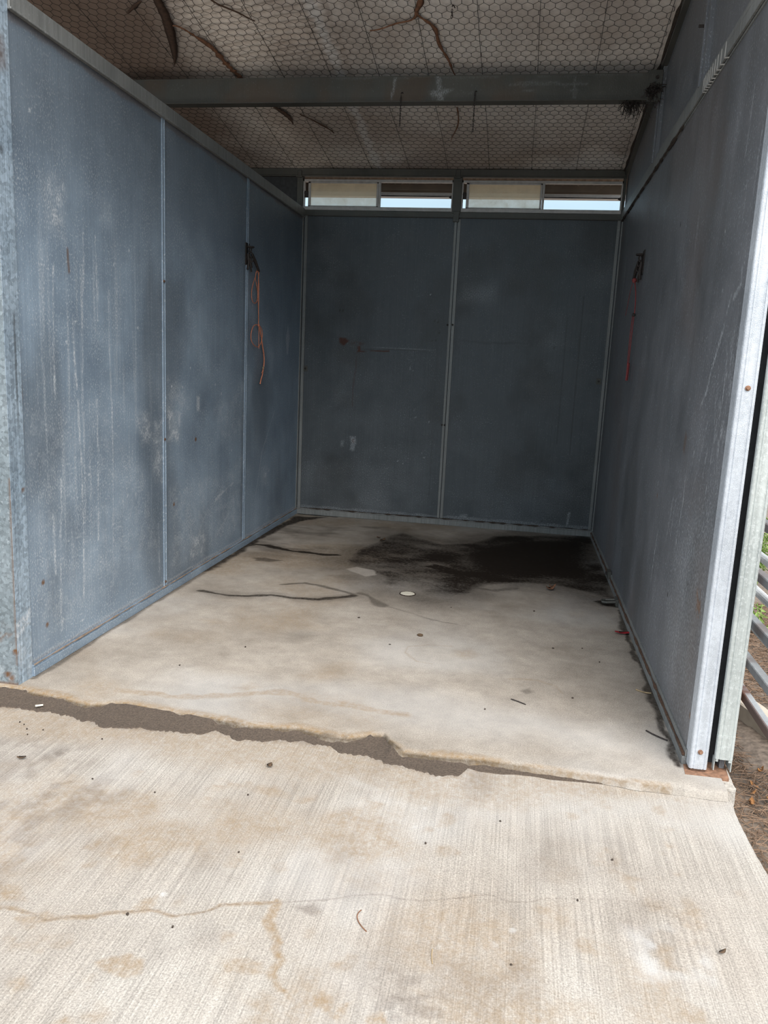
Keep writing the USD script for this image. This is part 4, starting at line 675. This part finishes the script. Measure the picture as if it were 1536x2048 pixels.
put("bolt", join(cyl((3.0, -1.856, 3.592), (3.0, -1.868, 3.592), 0.013, 6), cyl((3.0, -1.862, 3.592), (3.0, -1.876, 3.592), 0.007, 8)), "dark_iron", beam)

# ---- hanging chains
def chain(x, y, ztop, zbot, label):
    c = thing("hanging_chain", label, "chain", (x, y, zbot), group="chains hanging under the roof")
    n = int((ztop - zbot) / 0.017)
    for k in range(n):
        a = np.linspace(0, 2 * np.pi, 10, endpoint=False); z = (k + 0.5) * 0.017
        loop = np.c_[0.0045 * np.cos(a), 0 * a, z + 0.0115 * np.sin(a)]
        if k % 2: loop = loop[:, [1, 0, 2]]
        put("link", tube(loop, 0.0022, 5, True), "dark_iron", c)
    put("hook", tube([(0, 0, ztop - zbot), (0.0, 0.0, ztop - zbot + 0.008), (0.008, 0.012, ztop - zbot + 0.012), (0.014, 0.03, ztop - zbot + 0.006)], 0.003, 6), "dark_iron", c)
chain(1.238, -1.868, 3.50, 3.285, "short dark chain hanging from the beam, left of its pale splash")
chain(1.768, -1.868, 3.505, 3.245, "dark chain hanging from the beam, right of its pale splash")
chain(1.640, -2.47, 3.81, 3.745, "short dark chain hanging from the netting in front of the beam")

# ---- bark strips and thin brown trails caught in the netting
def ribbon(name, pts, widths, thick, mat, label, cat, n=46, seed=1, wob=0.25, off=-0.007):
    c = spline([(x, y, 0) for x, y in pts], n)[:, :2]; t = np.gradient(c, axis=0); t /= np.linalg.norm(t, axis=1, keepdims=True); nr = np.c_[-t[:, 1], t[:, 0]]
    s = np.linspace(0, 1, n); w = np.interp(s, np.linspace(0, 1, len(widths)), widths) * (1 + wob * 2 * (meshkit.noise(np.c_[s * n * 0.45, s * 0, s * 0], seed) - 0.5))
    L, R = c + nr * w[:, None] / 2, c - nr * w[:, None] / 2
    rows = [np.c_[L, roof(L[:, 1]) + off], np.c_[c, roof(c[:, 1]) + off - thick], np.c_[R, roof(R[:, 1]) + off], np.c_[c, roof(c[:, 1]) + off + 0.2 * thick]]
    v = np.stack(rows, 1).reshape(-1, 3)
    f = []
    for i in range(n - 1):
        for j in range(4):
            j2 = (j + 1) % 4; f += [(4 * i + j, 4 * i + 4 + j, 4 * i + 4 + j2), (4 * i + j, 4 * i + 4 + j2, 4 * i + j2)]
    f += [(0, 1, 2), (0, 2, 3), (4 * n - 4, 4 * n - 2, 4 * n - 3), (4 * n - 4, 4 * n - 1, 4 * n - 2)]
    return trimesh.Trimesh(v, np.array(f), process=False)
def lone(name, m, mat, label, cat, group=None): return put(name, m, mat, None, True, label=label, cat=cat, group=group)
lone("bark_strip", ribbon("", [(-0.198, -2.751), (-0.26, -2.63), (-0.275, -2.526), (-0.303, -2.391), (-0.354, -2.22), (-0.405, -2.068), (-0.491, -1.875)], [0.050, 0.060, 0.072, 0.066, 0.05, 0.004], 0.006, "", "", "", seed=3, wob=0.1), "bark_dark", "broad dark pointed strip of bark caught in the netting at upper left", "bark")
lone("bark_strip", ribbon("", [(-0.377, -2.625), (-0.456, -2.566), (-0.534, -2.506)], [0.02, 0.03, 0.012], 0.005, "", "", "", n=16, seed=4), "bark_dark", "small dark bark scrap left of the broad pointed bark strip", "bark")
lone("bark_strip", ribbon("", [(0.098, -2.628), (0.152, -2.549), (0.216, -2.494), (0.265, -2.439), (0.316, -2.388)], [0.018, 0.017, 0.013, 0.005], 0.006, "", "", "", n=24, seed=5), "bark_dark", "thin dark twig of bark lying on the netting top left", "bark")
stem1 = thing("brown_trail", "reddish brown knobbly trail running from the broad bark strip to the beam", "dried stem")
put("stem", ribbon("", [(-0.281, -2.362), (-0.242, -2.344), (-0.204, -2.291), (-0.175, -2.231), (-0.134, -2.152), (-0.105, -2.07), (-0.09, -1.95), (-0.068, -1.809), (-0.03, -1.653)], [0.010, 0.016, 0.030, 0.036, 0.046, 0.046, 0.046, 0.034], 0.007, "", "", "", n=70, seed=6, wob=0.45), "bark_red", stem1, True)
put("branch", ribbon("", [(-0.024, -1.724), (-0.066, -1.676), (-0.094, -1.633)], [0.012, 0.02, 0.016], 0.006, "", "", "", n=12, seed=7, wob=0.5), "bark_red", stem1, True)
stem2 = thing("brown_trail", "forked reddish brown trail on the netting above the middle of the beam", "dried stem")
put("stem", ribbon("", [(1.478, -2.668), (1.452, -2.55), (1.432, -2.492), (1.408, -2.426), (1.453, -2.346), (1.504, -2.263), (1.516, -2.122), (1.53, -2.022), (1.567, -1.879), (1.585, -1.75), (1.604, -1.669)], [0.02, 0.034, 0.022, 0.026, 0.026, 0.022, 0.018, 0.008], 0.006, "", "", "", n=70, seed=8, wob=0.4), "bark_red", stem2, True)
put("branch", ribbon("", [(1.408, -2.426), (1.338, -2.34), (1.269, -2.322), (1.171, -2.276), (1.072, -2.253)], [0.024, 0.016, 0.014, 0.010, 0.006], 0.006, "", "", "", n=40, seed=9, wob=0.4), "bark_red", stem2, True)
lone("brown_trail", ribbon("", [(1.579, -1.215), (1.578, -1.044), (1.554, -0.873), (1.515, -0.747), (1.482, -0.607)], [0.010, 0.010, 0.012, 0.007, 0.003], 0.004, "", "", "", n=30, seed=10, wob=0.3), "bark_red", "faint brown trail on the netting between the beam and the windows", "dried stem")
lone("bark_strip", ribbon("", [(0.081, -1.237), (0.12, -1.17), (0.15, -1.085), (0.157, -0.945)], [0.045, 0.05, 0.04, 0.012], 0.006, "", "", "", n=24, seed=11, wob=0.4), "bark_dark", "crumpled brown bark scrap behind the beam on the left", "bark")
lone("bark_strip", ribbon("", [(0.267, -1.118), (0.332, -1.04), (0.394, -0.943), (0.442, -0.871), (0.477, -0.779)], [0.012, 0.012, 0.022, 0.006], 0.006, "", "", "", n=30, seed=12, wob=0.5), "bark_dark", "thin brown twig behind the beam beside the crumpled bark scrap", "bark")

# ---- debris nest at the right end of the beam
nest = thing("straw_nest", "dark tuft of straw and cobweb hanging at the right end of the beam", "nest")
def straws(n, c, spread, l, r, seed, down=0.8):
    g = np.random.default_rng(seed); ms = []
    for _ in range(n):
        a = np.array(c) + g.normal(0, 1, 3) * spread; d = g.normal(0, 0.55, 3); d[2] = -abs(d[2]) - down; d *= l * g.uniform(0.4, 1.0) / np.linalg.norm(d)
        ms.append(tube([a, a + d * 0.5 + g.normal(0, 0.006, 3), a + d], r * g.uniform(0.6, 1.3), 3))
    return join(*ms)
put("hanging_straw", straws(130, (2.86, -1.80, 3.462), (0.045, 0.02, 0.012), 0.12, 0.0016, 5), "dark_iron", nest, kind="stuff")
put("clump", straws(150, (2.985, -1.868, 3.505), (0.020, 0.008, 0.028), 0.045, 0.003, 6, 0.1), "dark_iron", nest, kind="stuff")

# ---- tie hooks with twine, one on each side wall
def tie_hook(x, s, y, z, label):
    """x wall face, s = +1 into the stall from the left wall, -1 from the right wall."""
    h = thing("tie_hook", label, "hook", (x, y, z), group=None)
    pl = put("plate", box(0.0, s * 0.006, -0.035, 0.055, -0.085, 0.085, 0.002), "dark_iron", h)
    a = np.linspace(0, 2 * np.pi, 16, endpoint=False)
    put("ring", tube(np.c_[s * (0.030 + 0.024 * np.sin(a)), 0.01 + 0.030 * np.cos(a), 0.055 + 0 * a], 0.0065, 6, True), "dark_iron", pl)
    for k in range(3):
        L = np.c_[s * (0.024 + 0.004 * k + 0.011 * np.sin(a)), 0.012 + 0.012 * k + 0.012 * np.cos(a) * (k % 2 == 0), 0.030 - 0.034 * k + 0.021 * np.cos(a)]
        put("link", tube(L, 0.005, 6, True), "dark_iron", h)
    put("snap", join(tube([(s * 0.03, 0.045, 0.005), (s * 0.034, 0.115, -0.045), (s * 0.035, 0.205, -0.108)], [0.011, 0.014, 0.010], 8), tube([(s * 0.022, 0.03, -0.01), (s * 0.02, 0.05, -0.06), (s * 0.02, 0.075, -0.095)], 0.006, 6)), "dark_iron", h)
    put("strap", join(tube([(s * 0.015, -0.01, 0.0), (s * 0.018, 0.0, -0.07), (s * 0.015, -0.012, -0.12)], 0.010, 6), tube([(s * 0.02, 0.02, -0.03), (s * 0.024, 0.034, -0.09), (s * 0.02, 0.062, -0.13)], 0.008, 6)), "dark_iron", h)
tie_hook(0.0, 1, -1.615, 2.405, "dark rusty tie hook with a snap clip on the left wall")
tie_hook(W, -1, -1.745, 2.395, "dark rusty tie hook with a snap clip on the right wall")
tw = thing("orange_twine", "long looped orange baling twine hanging from the tie hook on the left wall", "twine")
def T(pts, r=0.0035, n=50, x=0.022): return tube(spline([(x + dx, y, z) for dx, y, z in pts], n), 1.25 * r, 5)
yk, zk = -1.405, 2.300
put("strand", T([(0.012, yk, zk), (0.0, -1.385, 2.20), (0.0, -1.375, 2.05), (0, -1.365, 1.95), (0, -1.365, 1.86)]), "orange_twine", tw)
put("strand", T([(0.01, yk - 0.02, zk - 0.005), (0.004, -1.39, 2.24), (0.004, -1.378, 2.1), (0.004, -1.37, 1.9)], 0.003), "orange_twine", tw)
put("loop", T([(0.01, -1.46, zk - 0.01), (0.0, -1.50, 2.20), (0, -1.545, 2.12), (0, -1.535, 2.06), (0, -1.46, 2.035), (0, -1.40, 2.07), (0, -1.41, 2.16), (0.0, -1.455, 2.24), (0.008, -1.46, zk - 0.01)], 0.0028), "orange_twine", tw)
put("loop", T([(0, -1.365, 1.862), (0, -1.44, 1.862), (0, -1.53, 1.81), (0, -1.545, 1.75), (0, -1.48, 1.70), (0, -1.36, 1.685), (0, -1.29, 1.72), (0.004, -1.27, 1.80), (0.004, -1.32, 1.85), (0, -1.365, 1.862)], 0.003), "orange_twine", tw)
put("tail", T([(0, -1.365, 1.865), (0, -1.30, 1.80), (0, -1.25, 1.70), (0, -1.20, 1.60), (0, -1.205, 1.52), (0, -1.25, 1.465)], 0.0045), "orange_twine", tw)
put("tail", T([(0.005, -1.365, 1.865), (0.004, -1.36, 1.77), (0.004, -1.355, 1.67)], 0.0025, 16), "orange_twine", tw)
put("knot", trimesh.creation.icosphere(2, 0.011).apply_translation((0.024, -1.365, 1.862)), "orange_twine", tw, True)
put("knot", trimesh.creation.icosphere(2, 0.012).apply_translation((0.024, yk, zk)), "orange_twine", tw, True)
put("knot", tube(np.c_[0.024 + 0 * np.arange(10), -1.222 + 0.012 * np.cos(np.arange(10) * 0.628), 1.508 + 0.012 * np.sin(np.arange(10) * 0.628)], 0.004, 5, True), "straw", tw, label="pale knot")
put("tail", T([(0, -1.222, 1.50), (0, -1.235, 1.455), (0, -1.275, 1.405), (0, -1.29, 1.37)], 0.0045, 20), "orange_twine", tw)
tr = thing("red_twine", "faded red baling twine hanging straight from the tie hook on the right wall", "twine")
def TR(pts, r=0.004, n=40): return tube(spline([(W - 0.022 - dx, y, z) for dx, y, z in pts], n), r, 5)
put("strand", TR([(0.014, -1.60, 2.285), (0.006, -1.66, 2.22), (0, -1.69, 2.12), (0, -1.69, 2.02)]), "red_twine", tr)
put("strand", TR([(0, -1.69, 2.03), (0, -1.665, 1.9), (0, -1.655, 1.75), (0, -1.65, 1.60)], 0.0035), "red_twine", tr)
put("strand", TR([(0.008, -1.67, 2.03), (0.008, -1.64, 1.9), (0.006, -1.63, 1.7), (0.004, -1.625, 1.585)], 0.003), "red_twine", tr)
put("tail", TR([(0, -1.648, 1.68), (0, -1.64, 1.60), (0.002, -1.64, 1.55)], 0.010, 12), "red_twine", tr)
put("tail", TR([(0.014, -1.60, 2.285), (0.02, -1.52, 2.24), (0.02, -1.40, 2.12), (0.02, -1.32, 2.05)], 0.002, 14), "red_twine", tr)
put("knot", trimesh.creation.icosphere(2, 0.018).apply_translation((W - 0.034, -1.60, 2.285)), "red_twine", tr, True)
put("knot", trimesh.creation.icosphere(2, 0.014).apply_translation((W - 0.024, -1.685, 2.03)), "dark_iron", tr, True)

# ---- small things on the stall floor
def lathe(profile, n=28): return trimesh.creation.revolve(np.array(profile), sections=n)
d = thing("floor_drain", "round pale drain cap set in the floor at the edge of the wet patch", "drain", (1.571, -2.575, 0.0))
put("cap", lathe([(0, 0.006), (0.045, 0.006), (0.050, 0.004), (0.052, 0.0), (0, 0.0)]), "pale_disc", d)
put("rim", lathe([(0.052, 0.0), (0.054, 0.006), (0.057, 0.005), (0.060, 0.0)]), "dirt_cake", d)
def leaf(L, Wd, curl, seed, n=12):
    g = np.random.default_rng(seed); s = np.linspace(0, 1, n); w = Wd * np.sin(np.pi * np.clip(s, 0.02, 0.98)) ** 0.8
    c = np.c_[L * (s - 0.5), 0.15 * L * np.sin(s * 2.5) * g.uniform(-1, 1), 0.004 + curl * (s - 0.5) ** 2 * 4]
    rows = [c + np.c_[0 * s, w / 2, curl * 0.7 + 0 * s], c, c + np.c_[0 * s, -w / 2, curl * 0.5 + 0 * s], c + [0, 0, 0.0012]]
    v = np.stack(rows, 1).reshape(-1, 3); f = []
    for i in range(n - 1):
        for j in range(4):
            j2 = (j + 1) % 4; f += [(4 * i + j, 4 * i + 4 + j, 4 * i + 4 + j2), (4 * i + j, 4 * i + 4 + j2, 4 * i + j2)]
    return trimesh.Trimesh(v, np.array(f), process=False)
def place(m, x, y, z, rz):
    m = m.copy(); m.apply_transform(trimesh.transformations.rotation_matrix(rz, [0, 0, 1])); m.apply_translation((x, y, z)); return m
lone("leaf", place(leaf(0.10, 0.035, 0.012, 1), 1.105, -0.969, 0.001, 1.2), "leaf_scrap", "long curled brown leaf on the floor near the back wall", "leaf")
lone("leaf", place(join(leaf(0.065, 0.05, 0.018, 2), leaf(0.05, 0.035, 0.022, 3).apply_translation((0.03, 0.03, 0))), 2.574, -2.125, 0.001, 0.4), "bark_red", "crumpled reddish dead leaf at the front edge of the wet patch", "leaf")
lone("leaf", place(leaf(0.045, 0.026, 0.006, 4), 1.05, -0.86, 0.001, 2.6), "bark_red", "tiny red-brown leaf beside the long curled leaf near the back wall", "leaf")
lone("red_scrap", place(leaf(0.11, 0.035, 0.010, 5), 2.995, -3.015, 0.002, 0.1), "red_plastic", "bright red scrap at the foot of the right wall", "litter")
peb = trimesh.creation.icosphere(2, 0.016); peb.vertices *= [1.2, 0.8, 0.5]; peb.vertices += (meshkit.noise(peb.vertices * 90, 3) - 0.5)[:, None] * 0.006
lone("pebble", peb.apply_translation((1.769, -3.42, 0.006)), "leaf_scrap", "small brown nut or pebble in the middle of the stall floor", "pebble")
lg = thing("floor_lug", "small bent steel lug sticking out from the foot of the right wall", "bracket", (3.0, -2.362, 0.0))
put("loop", tube([(0.03, -0.03, 0.03), (-0.05, -0.035, 0.022), (-0.075, -0.025, 0.020), (-0.075, 0.02, 0.020), (-0.05, 0.032, 0.022), (0.03, 0.03, 0.03)], 0.009, 6), "steel_dull", lg)
put("plate", box(0.012, 0.03, -0.055, 0.055, 0.002, 0.05), "steel_dull", lg)
lg2 = thing("wall_cleat", "small rusty cleat on the base of the right wall in the dark corner", "bracket", (3.02, -1.72, 0.03))
put("plate", box(0.0, 0.026, -0.05, 0.05, 0.0, 0.06), "steel_dull", lg2)
put("bolt", cyl((0.0, 0.01, 0.035), (-0.014, 0.01, 0.035), 0.012, 6), "dark_iron", lg2)
def twig(pts, r): return tube(spline(pts, 24), r, 5)
lone("twig", twig([(1.902, -5.80, -0.033), (1.896, -5.83, -0.032), (1.91, -5.86, -0.032), (1.935, -5.885, -0.033)], 0.0017), "bark_red", "thin curved red-brown twig on the front slab", "twig")
lone("straw_piece", twig([(2.130, -5.91, -0.033), (2.131, -5.94, -0.032), (2.136, -5.965, -0.033)], 0.0016), "straw", "short yellow straw lying on the front slab", "straw")
lone("twig", twig([(2.32, -4.20, 0.003), (2.36, -4.225, 0.004), (2.39, -4.245, 0.003)], 0.003), "dark_iron", "small dark twig on the stall floor towards the front right", "twig")
lone("twig", twig([(2.95, -3.90, 0.004), (2.99, -3.93, 0.005), (3.02, -3.93, 0.004)], 0.004), "straw", "short pale stick near the foot of the right wall", "twig")
lone("twig", twig([(2.93, -4.38, 0.004), (2.97, -4.43, 0.006), (3.01, -4.46, 0.005)], 0.0035), "dark_iron", "short dark stick near the foot of the right wall by the end post", "twig")
g = np.random.default_rng(11)
crumbs = [(0.202, -4.97), (0.233, -4.986), (0.302, -5.064), (0.27, -5.02), (0.34, -5.01), (0.62, -5.02), (1.241, -5.977), (1.39, -5.995), (1.02, -5.35), (0.75, -5.32), (1.36, -5.28), (2.3, -5.22), (2.68, -5.36), (1.45, -5.62), (2.05, -5.42), (2.35, -5.92), (2.55, -5.60)]
for x, y in crumbs:
    c = trimesh.creation.icosphere(1, 0.0038); c.vertices *= g.uniform(0.6, 1.3, 3); c.vertices += (meshkit.noise(c.vertices * 300 + x, 2) - 0.5)[:, None] * 0.003
    lone("dirt_crumb", c.apply_translation((x, y, -0.032)), "dirt_cake", "tiny dark dirt crumb on the front slab", "dirt", "dirt crumbs scattered on the front slab")
fl = [(1.62, -3.62), (2.55, -3.40), (2.72, -3.35), (2.80, -3.55), (0.62, -4.25), (0.85, -3.9), (2.2, -4.35), (1.9, -2.8), (2.45, -2.7), (0.95, -1.4), (1.35, -3.2), (2.62, -4.1)]
for x, y in fl:
    c = trimesh.creation.icosphere(1, 0.006); c.vertices *= g.uniform(0.6, 1.4, 3) * [1, 1, 0.5]
    lone("dirt_crumb", c.apply_translation((x, y, 0.003)), "dirt_cake", "tiny dark dirt crumb on the stall floor", "dirt", "dirt crumbs scattered on the stall floor")
lone("leaf", place(leaf(0.030, 0.012, 0.004, 8), 2.945, -5.735, -0.034, 0.7), "leaf_scrap", "tiny dark leaf scrap at the right of the front slab", "leaf")
lone("leaf", place(leaf(0.035, 0.018, 0.006, 9), 0.405, -5.255, -0.034, 0.3), "leaf_scrap", "tiny dark leaf scrap at the left edge of the front slab", "leaf")
lone("leaf", place(leaf(0.030, 0.025, 0.006, 10), 1.375, -5.06, -0.034, 1.3), "leaf_scrap", "tiny dark leaf scrap below the soil strip on the front slab", "leaf")

# ---- soil washed into the step between the slabs
up, lo = np.array(sorted(ST["soil_up"])), np.array(sorted(ST["soil_lo"]))
xs = np.linspace(-0.35, 3.0, 620); ts = np.linspace(0, 1, 26)
fx = lambda k: (meshkit.fbm(np.c_[xs * 18, xs * 0 + k, xs * 0], 5, k) - 0.5)
yu = np.maximum(np.interp(xs, up[:, 0], up[:, 1]), edge_y(xs) - 0.004) + 0.012; yl = np.interp(xs, lo[:, 0], lo[:, 1]) + 0.05 * fx(3) + 0.02 * (meshkit.fbm(np.c_[xs * 90, xs * 0, xs * 0], 3, 77) - 0.5)
yl = np.minimum(yl, np.minimum(yu - 0.012, edge_y(xs) + 0.012 - (0.022 + 0.022 * meshkit.noise(np.c_[xs * 14, xs * 0, xs * 0], 12)) * (1 - sstep(xs, 2.35, 2.95))))
X, T_ = np.meshgrid(xs, ts, indexing="ij"); Y = yu[:, None] * (1 - T_) + yl[:, None] * T_
P = np.c_[X.ravel(), Y.ravel()]
hgt = (0.030 * (1 - T_) ** 1.6 * np.clip((yu - yl) / 0.10, 0.25, 1)[:, None]).ravel() + 0.006 * (nz(P, 40, 600) - 0.3) * np.sin(np.pi * T_.ravel())
Zs = -0.0335 + np.maximum(hgt, 0.0) + 0.0016; Zs[(T_ > 0.99).ravel()] = -0.038
Zs = np.minimum(Zs, -0.003)
put("soil_strip", (np.c_[P, Zs], grid_faces(len(xs), len(ts), True)), "soil", smooth=True, label="strip of dark damp soil washed into the step between the slabs", cat="soil", kind="stuff")
lone("stone_chip", place(box(-0.014, 0.02, -0.007, 0.006, 0, 0.006, 0.002), 0.20, -4.83, -0.02, 0.6), "pale_disc", "white chip lying in the soil strip near the left post", "stone chip")

# ---- outside on the right: yard panel fence, sleeper, litter, weeds
def rail_box(x, z, s, y0, y1, bend=0.0): return box(x - s / 2, x + s / 2, y0, y1, z - s / 2, z + s / 2, 0.004)
def railed(m): return m.subdivide_to_size(0.05)
fp = thing("fence_panel", "grey square-tube yard fence panel outside the right wall, its lowest rail rusty", "fence", (0, 0, 0))
for k, z in enumerate((0.085, 0.255, 0.45, 0.68, 0.92, 1.15)):
    m = railed(rail_box(3.435, z, 0.042, -4.75, -0.2)); v = m.vertices
    r = (sstep(meshkit.fbm(v * [3, 6, 3], 4, 700 + k), 0.40, 0.62) if k == 0 else 0.5 * sstep(meshkit.fbm(v * [3, 6, 3], 4, 700 + k), 0.55, 0.7)) + 0.75 * (v[:, 0] < 3.425) * (k == 0)
    put("rail", m, "rail_steel", fp, wear=np.c_[0 * r, np.clip(r, 0, 1), 0 * r], label="rusty bottom rail" if k == 0 else None)
for y in (-3.72, -0.24):
    put("stile", box(3.458, 3.498, y - 0.03, y + 0.03, 0.10 if y < -1 else -0.14, 1.2, 0.004), "rail_steel", fp)
fq = thing("pipe_fence", "pale round-pipe yard fence panel behind the square-tube panel", "fence", (0, 0, 0))
for z in (0.345, 0.525, 0.705, 0.875, 1.05, 1.22):
    put("rail", cyl((3.525, -4.80, z), (3.525, -0.1, z), 0.023, 14), "rail_steel", fq)
for y in (-4.78, -0.12):
    put("stile", cyl((3.525, y, -0.14), (3.525, y, 1.26), 0.024, 12), "rail_steel", fq)
sl = box(-0.05, 0.06, -0.50, 0.06, -0.16, -0.035, 0.008).subdivide_to_size(0.05); sl.vertices += (meshkit.fbm(sl.vertices * 14, 3, 4) - 0.5)[:, None] * 0.008
lone("timber_sleeper", place(sl, 3.515, -3.78, 0.0, 0.30), "sleeper", "pale weathered timber sleeper on the soil under the fence", "timber")
def ground_z(x, y):
    P = np.c_[np.atleast_1d(x), np.atleast_1d(y)]; return -0.118 + 0.05 * (nz(P, 3.0, 3) - 0.5) + 0.018 * (nz(P, 22, 5) - 0.5)
g = np.random.default_rng(21)
n = 12000
x = g.uniform(3.20, 4.3, n); y = g.uniform(-5.6, -1.6, n); a = g.uniform(0, np.pi, n); L = g.uniform(0.02, 0.12, n)
c = np.c_[x, y, ground_z(x, y) + g.uniform(0.001, 0.022, n)]; dv = np.c_[np.cos(a), np.sin(a), g.normal(0, 0.18, n)] * L[:, None] / 2
inbox = (c[:, 0] > 3.40) & (c[:, 0] < 3.76) & (c[:, 1] > -4.40) & (c[:, 1] < -3.66)
keep = ~inbox & (np.abs(c[:, 0] - 3.2) > L / 2 * np.abs(np.cos(a)) + 0.0) & (c[:, 0] > 3.2)
dz = np.c_[0 * L, 0 * L, 0.10 * L * g.uniform(0, 1, n)]
sg = np.concatenate([np.stack([c - dv, c + dz], 1), np.stack([c + dz, c + dv], 1)])[np.r_[keep, keep]]
v, f = many_tubes(sg, np.r_[g.uniform(0.0011, 0.0021, n)[keep]].repeat(1).tolist() * 2)
put("dry_grass", (v, f), "litter", label="dry straw and needle litter covering the soil outside", cat="dry grass", kind="stuff")
lv = [(3.36, -4.55), (3.40, -4.66), (3.47, -4.50), (3.31, -4.70), (3.44, -4.74), (3.52, -4.62), (3.39, -4.82), (3.34, -4.62), (3.50, -4.36), (3.42, -4.42), (3.33, -5.05), (3.36, -4.93)]
for k, (x, y) in enumerate(lv):
    m = leaf(g.uniform(0.035, 0.06), g.uniform(0.015, 0.03), g.uniform(0.006, 0.02), 30 + k)
    lone("dead_leaf", place(m, x, y, float(ground_z(x, y)[0]) + 0.012, g.uniform(0, 6)), "dead_leaf", "curled orange-brown dead leaf in the litter outside the end posts", "leaf", "dead leaves outside the end posts")
def weed(x, y, h, n, seed, label):
    g = np.random.default_rng(seed); z0 = float(ground_z(x, y)[0]) - 0.01
    w = thing("weed", label, "weed", (x, y, z0))
    for k in range(5):
        tip = np.array([g.normal(0, 0.08), g.normal(0, 0.08), h * g.uniform(0.7, 1.0)])
        st = put("stem", tube([(0, 0, 0), tip * [0.3, 0.3, 0.55], tip], 0.003, 5), "weed_leaf", w)
        ms = []
        for q in range(n):
            t = g.uniform(0.25, 1.0); p = tip * [t, t, t]; l = leaf(g.uniform(0.05, 0.09), 0.022, 0.01, 100 + q, 6)
            l.apply_transform(trimesh.transformations.euler_matrix(g.uniform(-0.6, 0.6), g.uniform(-0.9, 0.4), g.uniform(0, 6.28))); l.apply_translation(p + g.normal(0, 0.02, 3)); ms.append(l)
        put("foliage", join(*ms), "weed_leaf", st)
weed(4.35, -0.95, 0.50, 22, 1, "leafy yellow-green weed beyond the fence, nearest the outer post")
weed(4.55, -0.35, 0.55, 22, 2, "leafy yellow-green weed beyond the fence, farther back")
weed(3.98, -2.35, 0.22, 12, 3, "low green weed growing in the litter behind the fence rails")
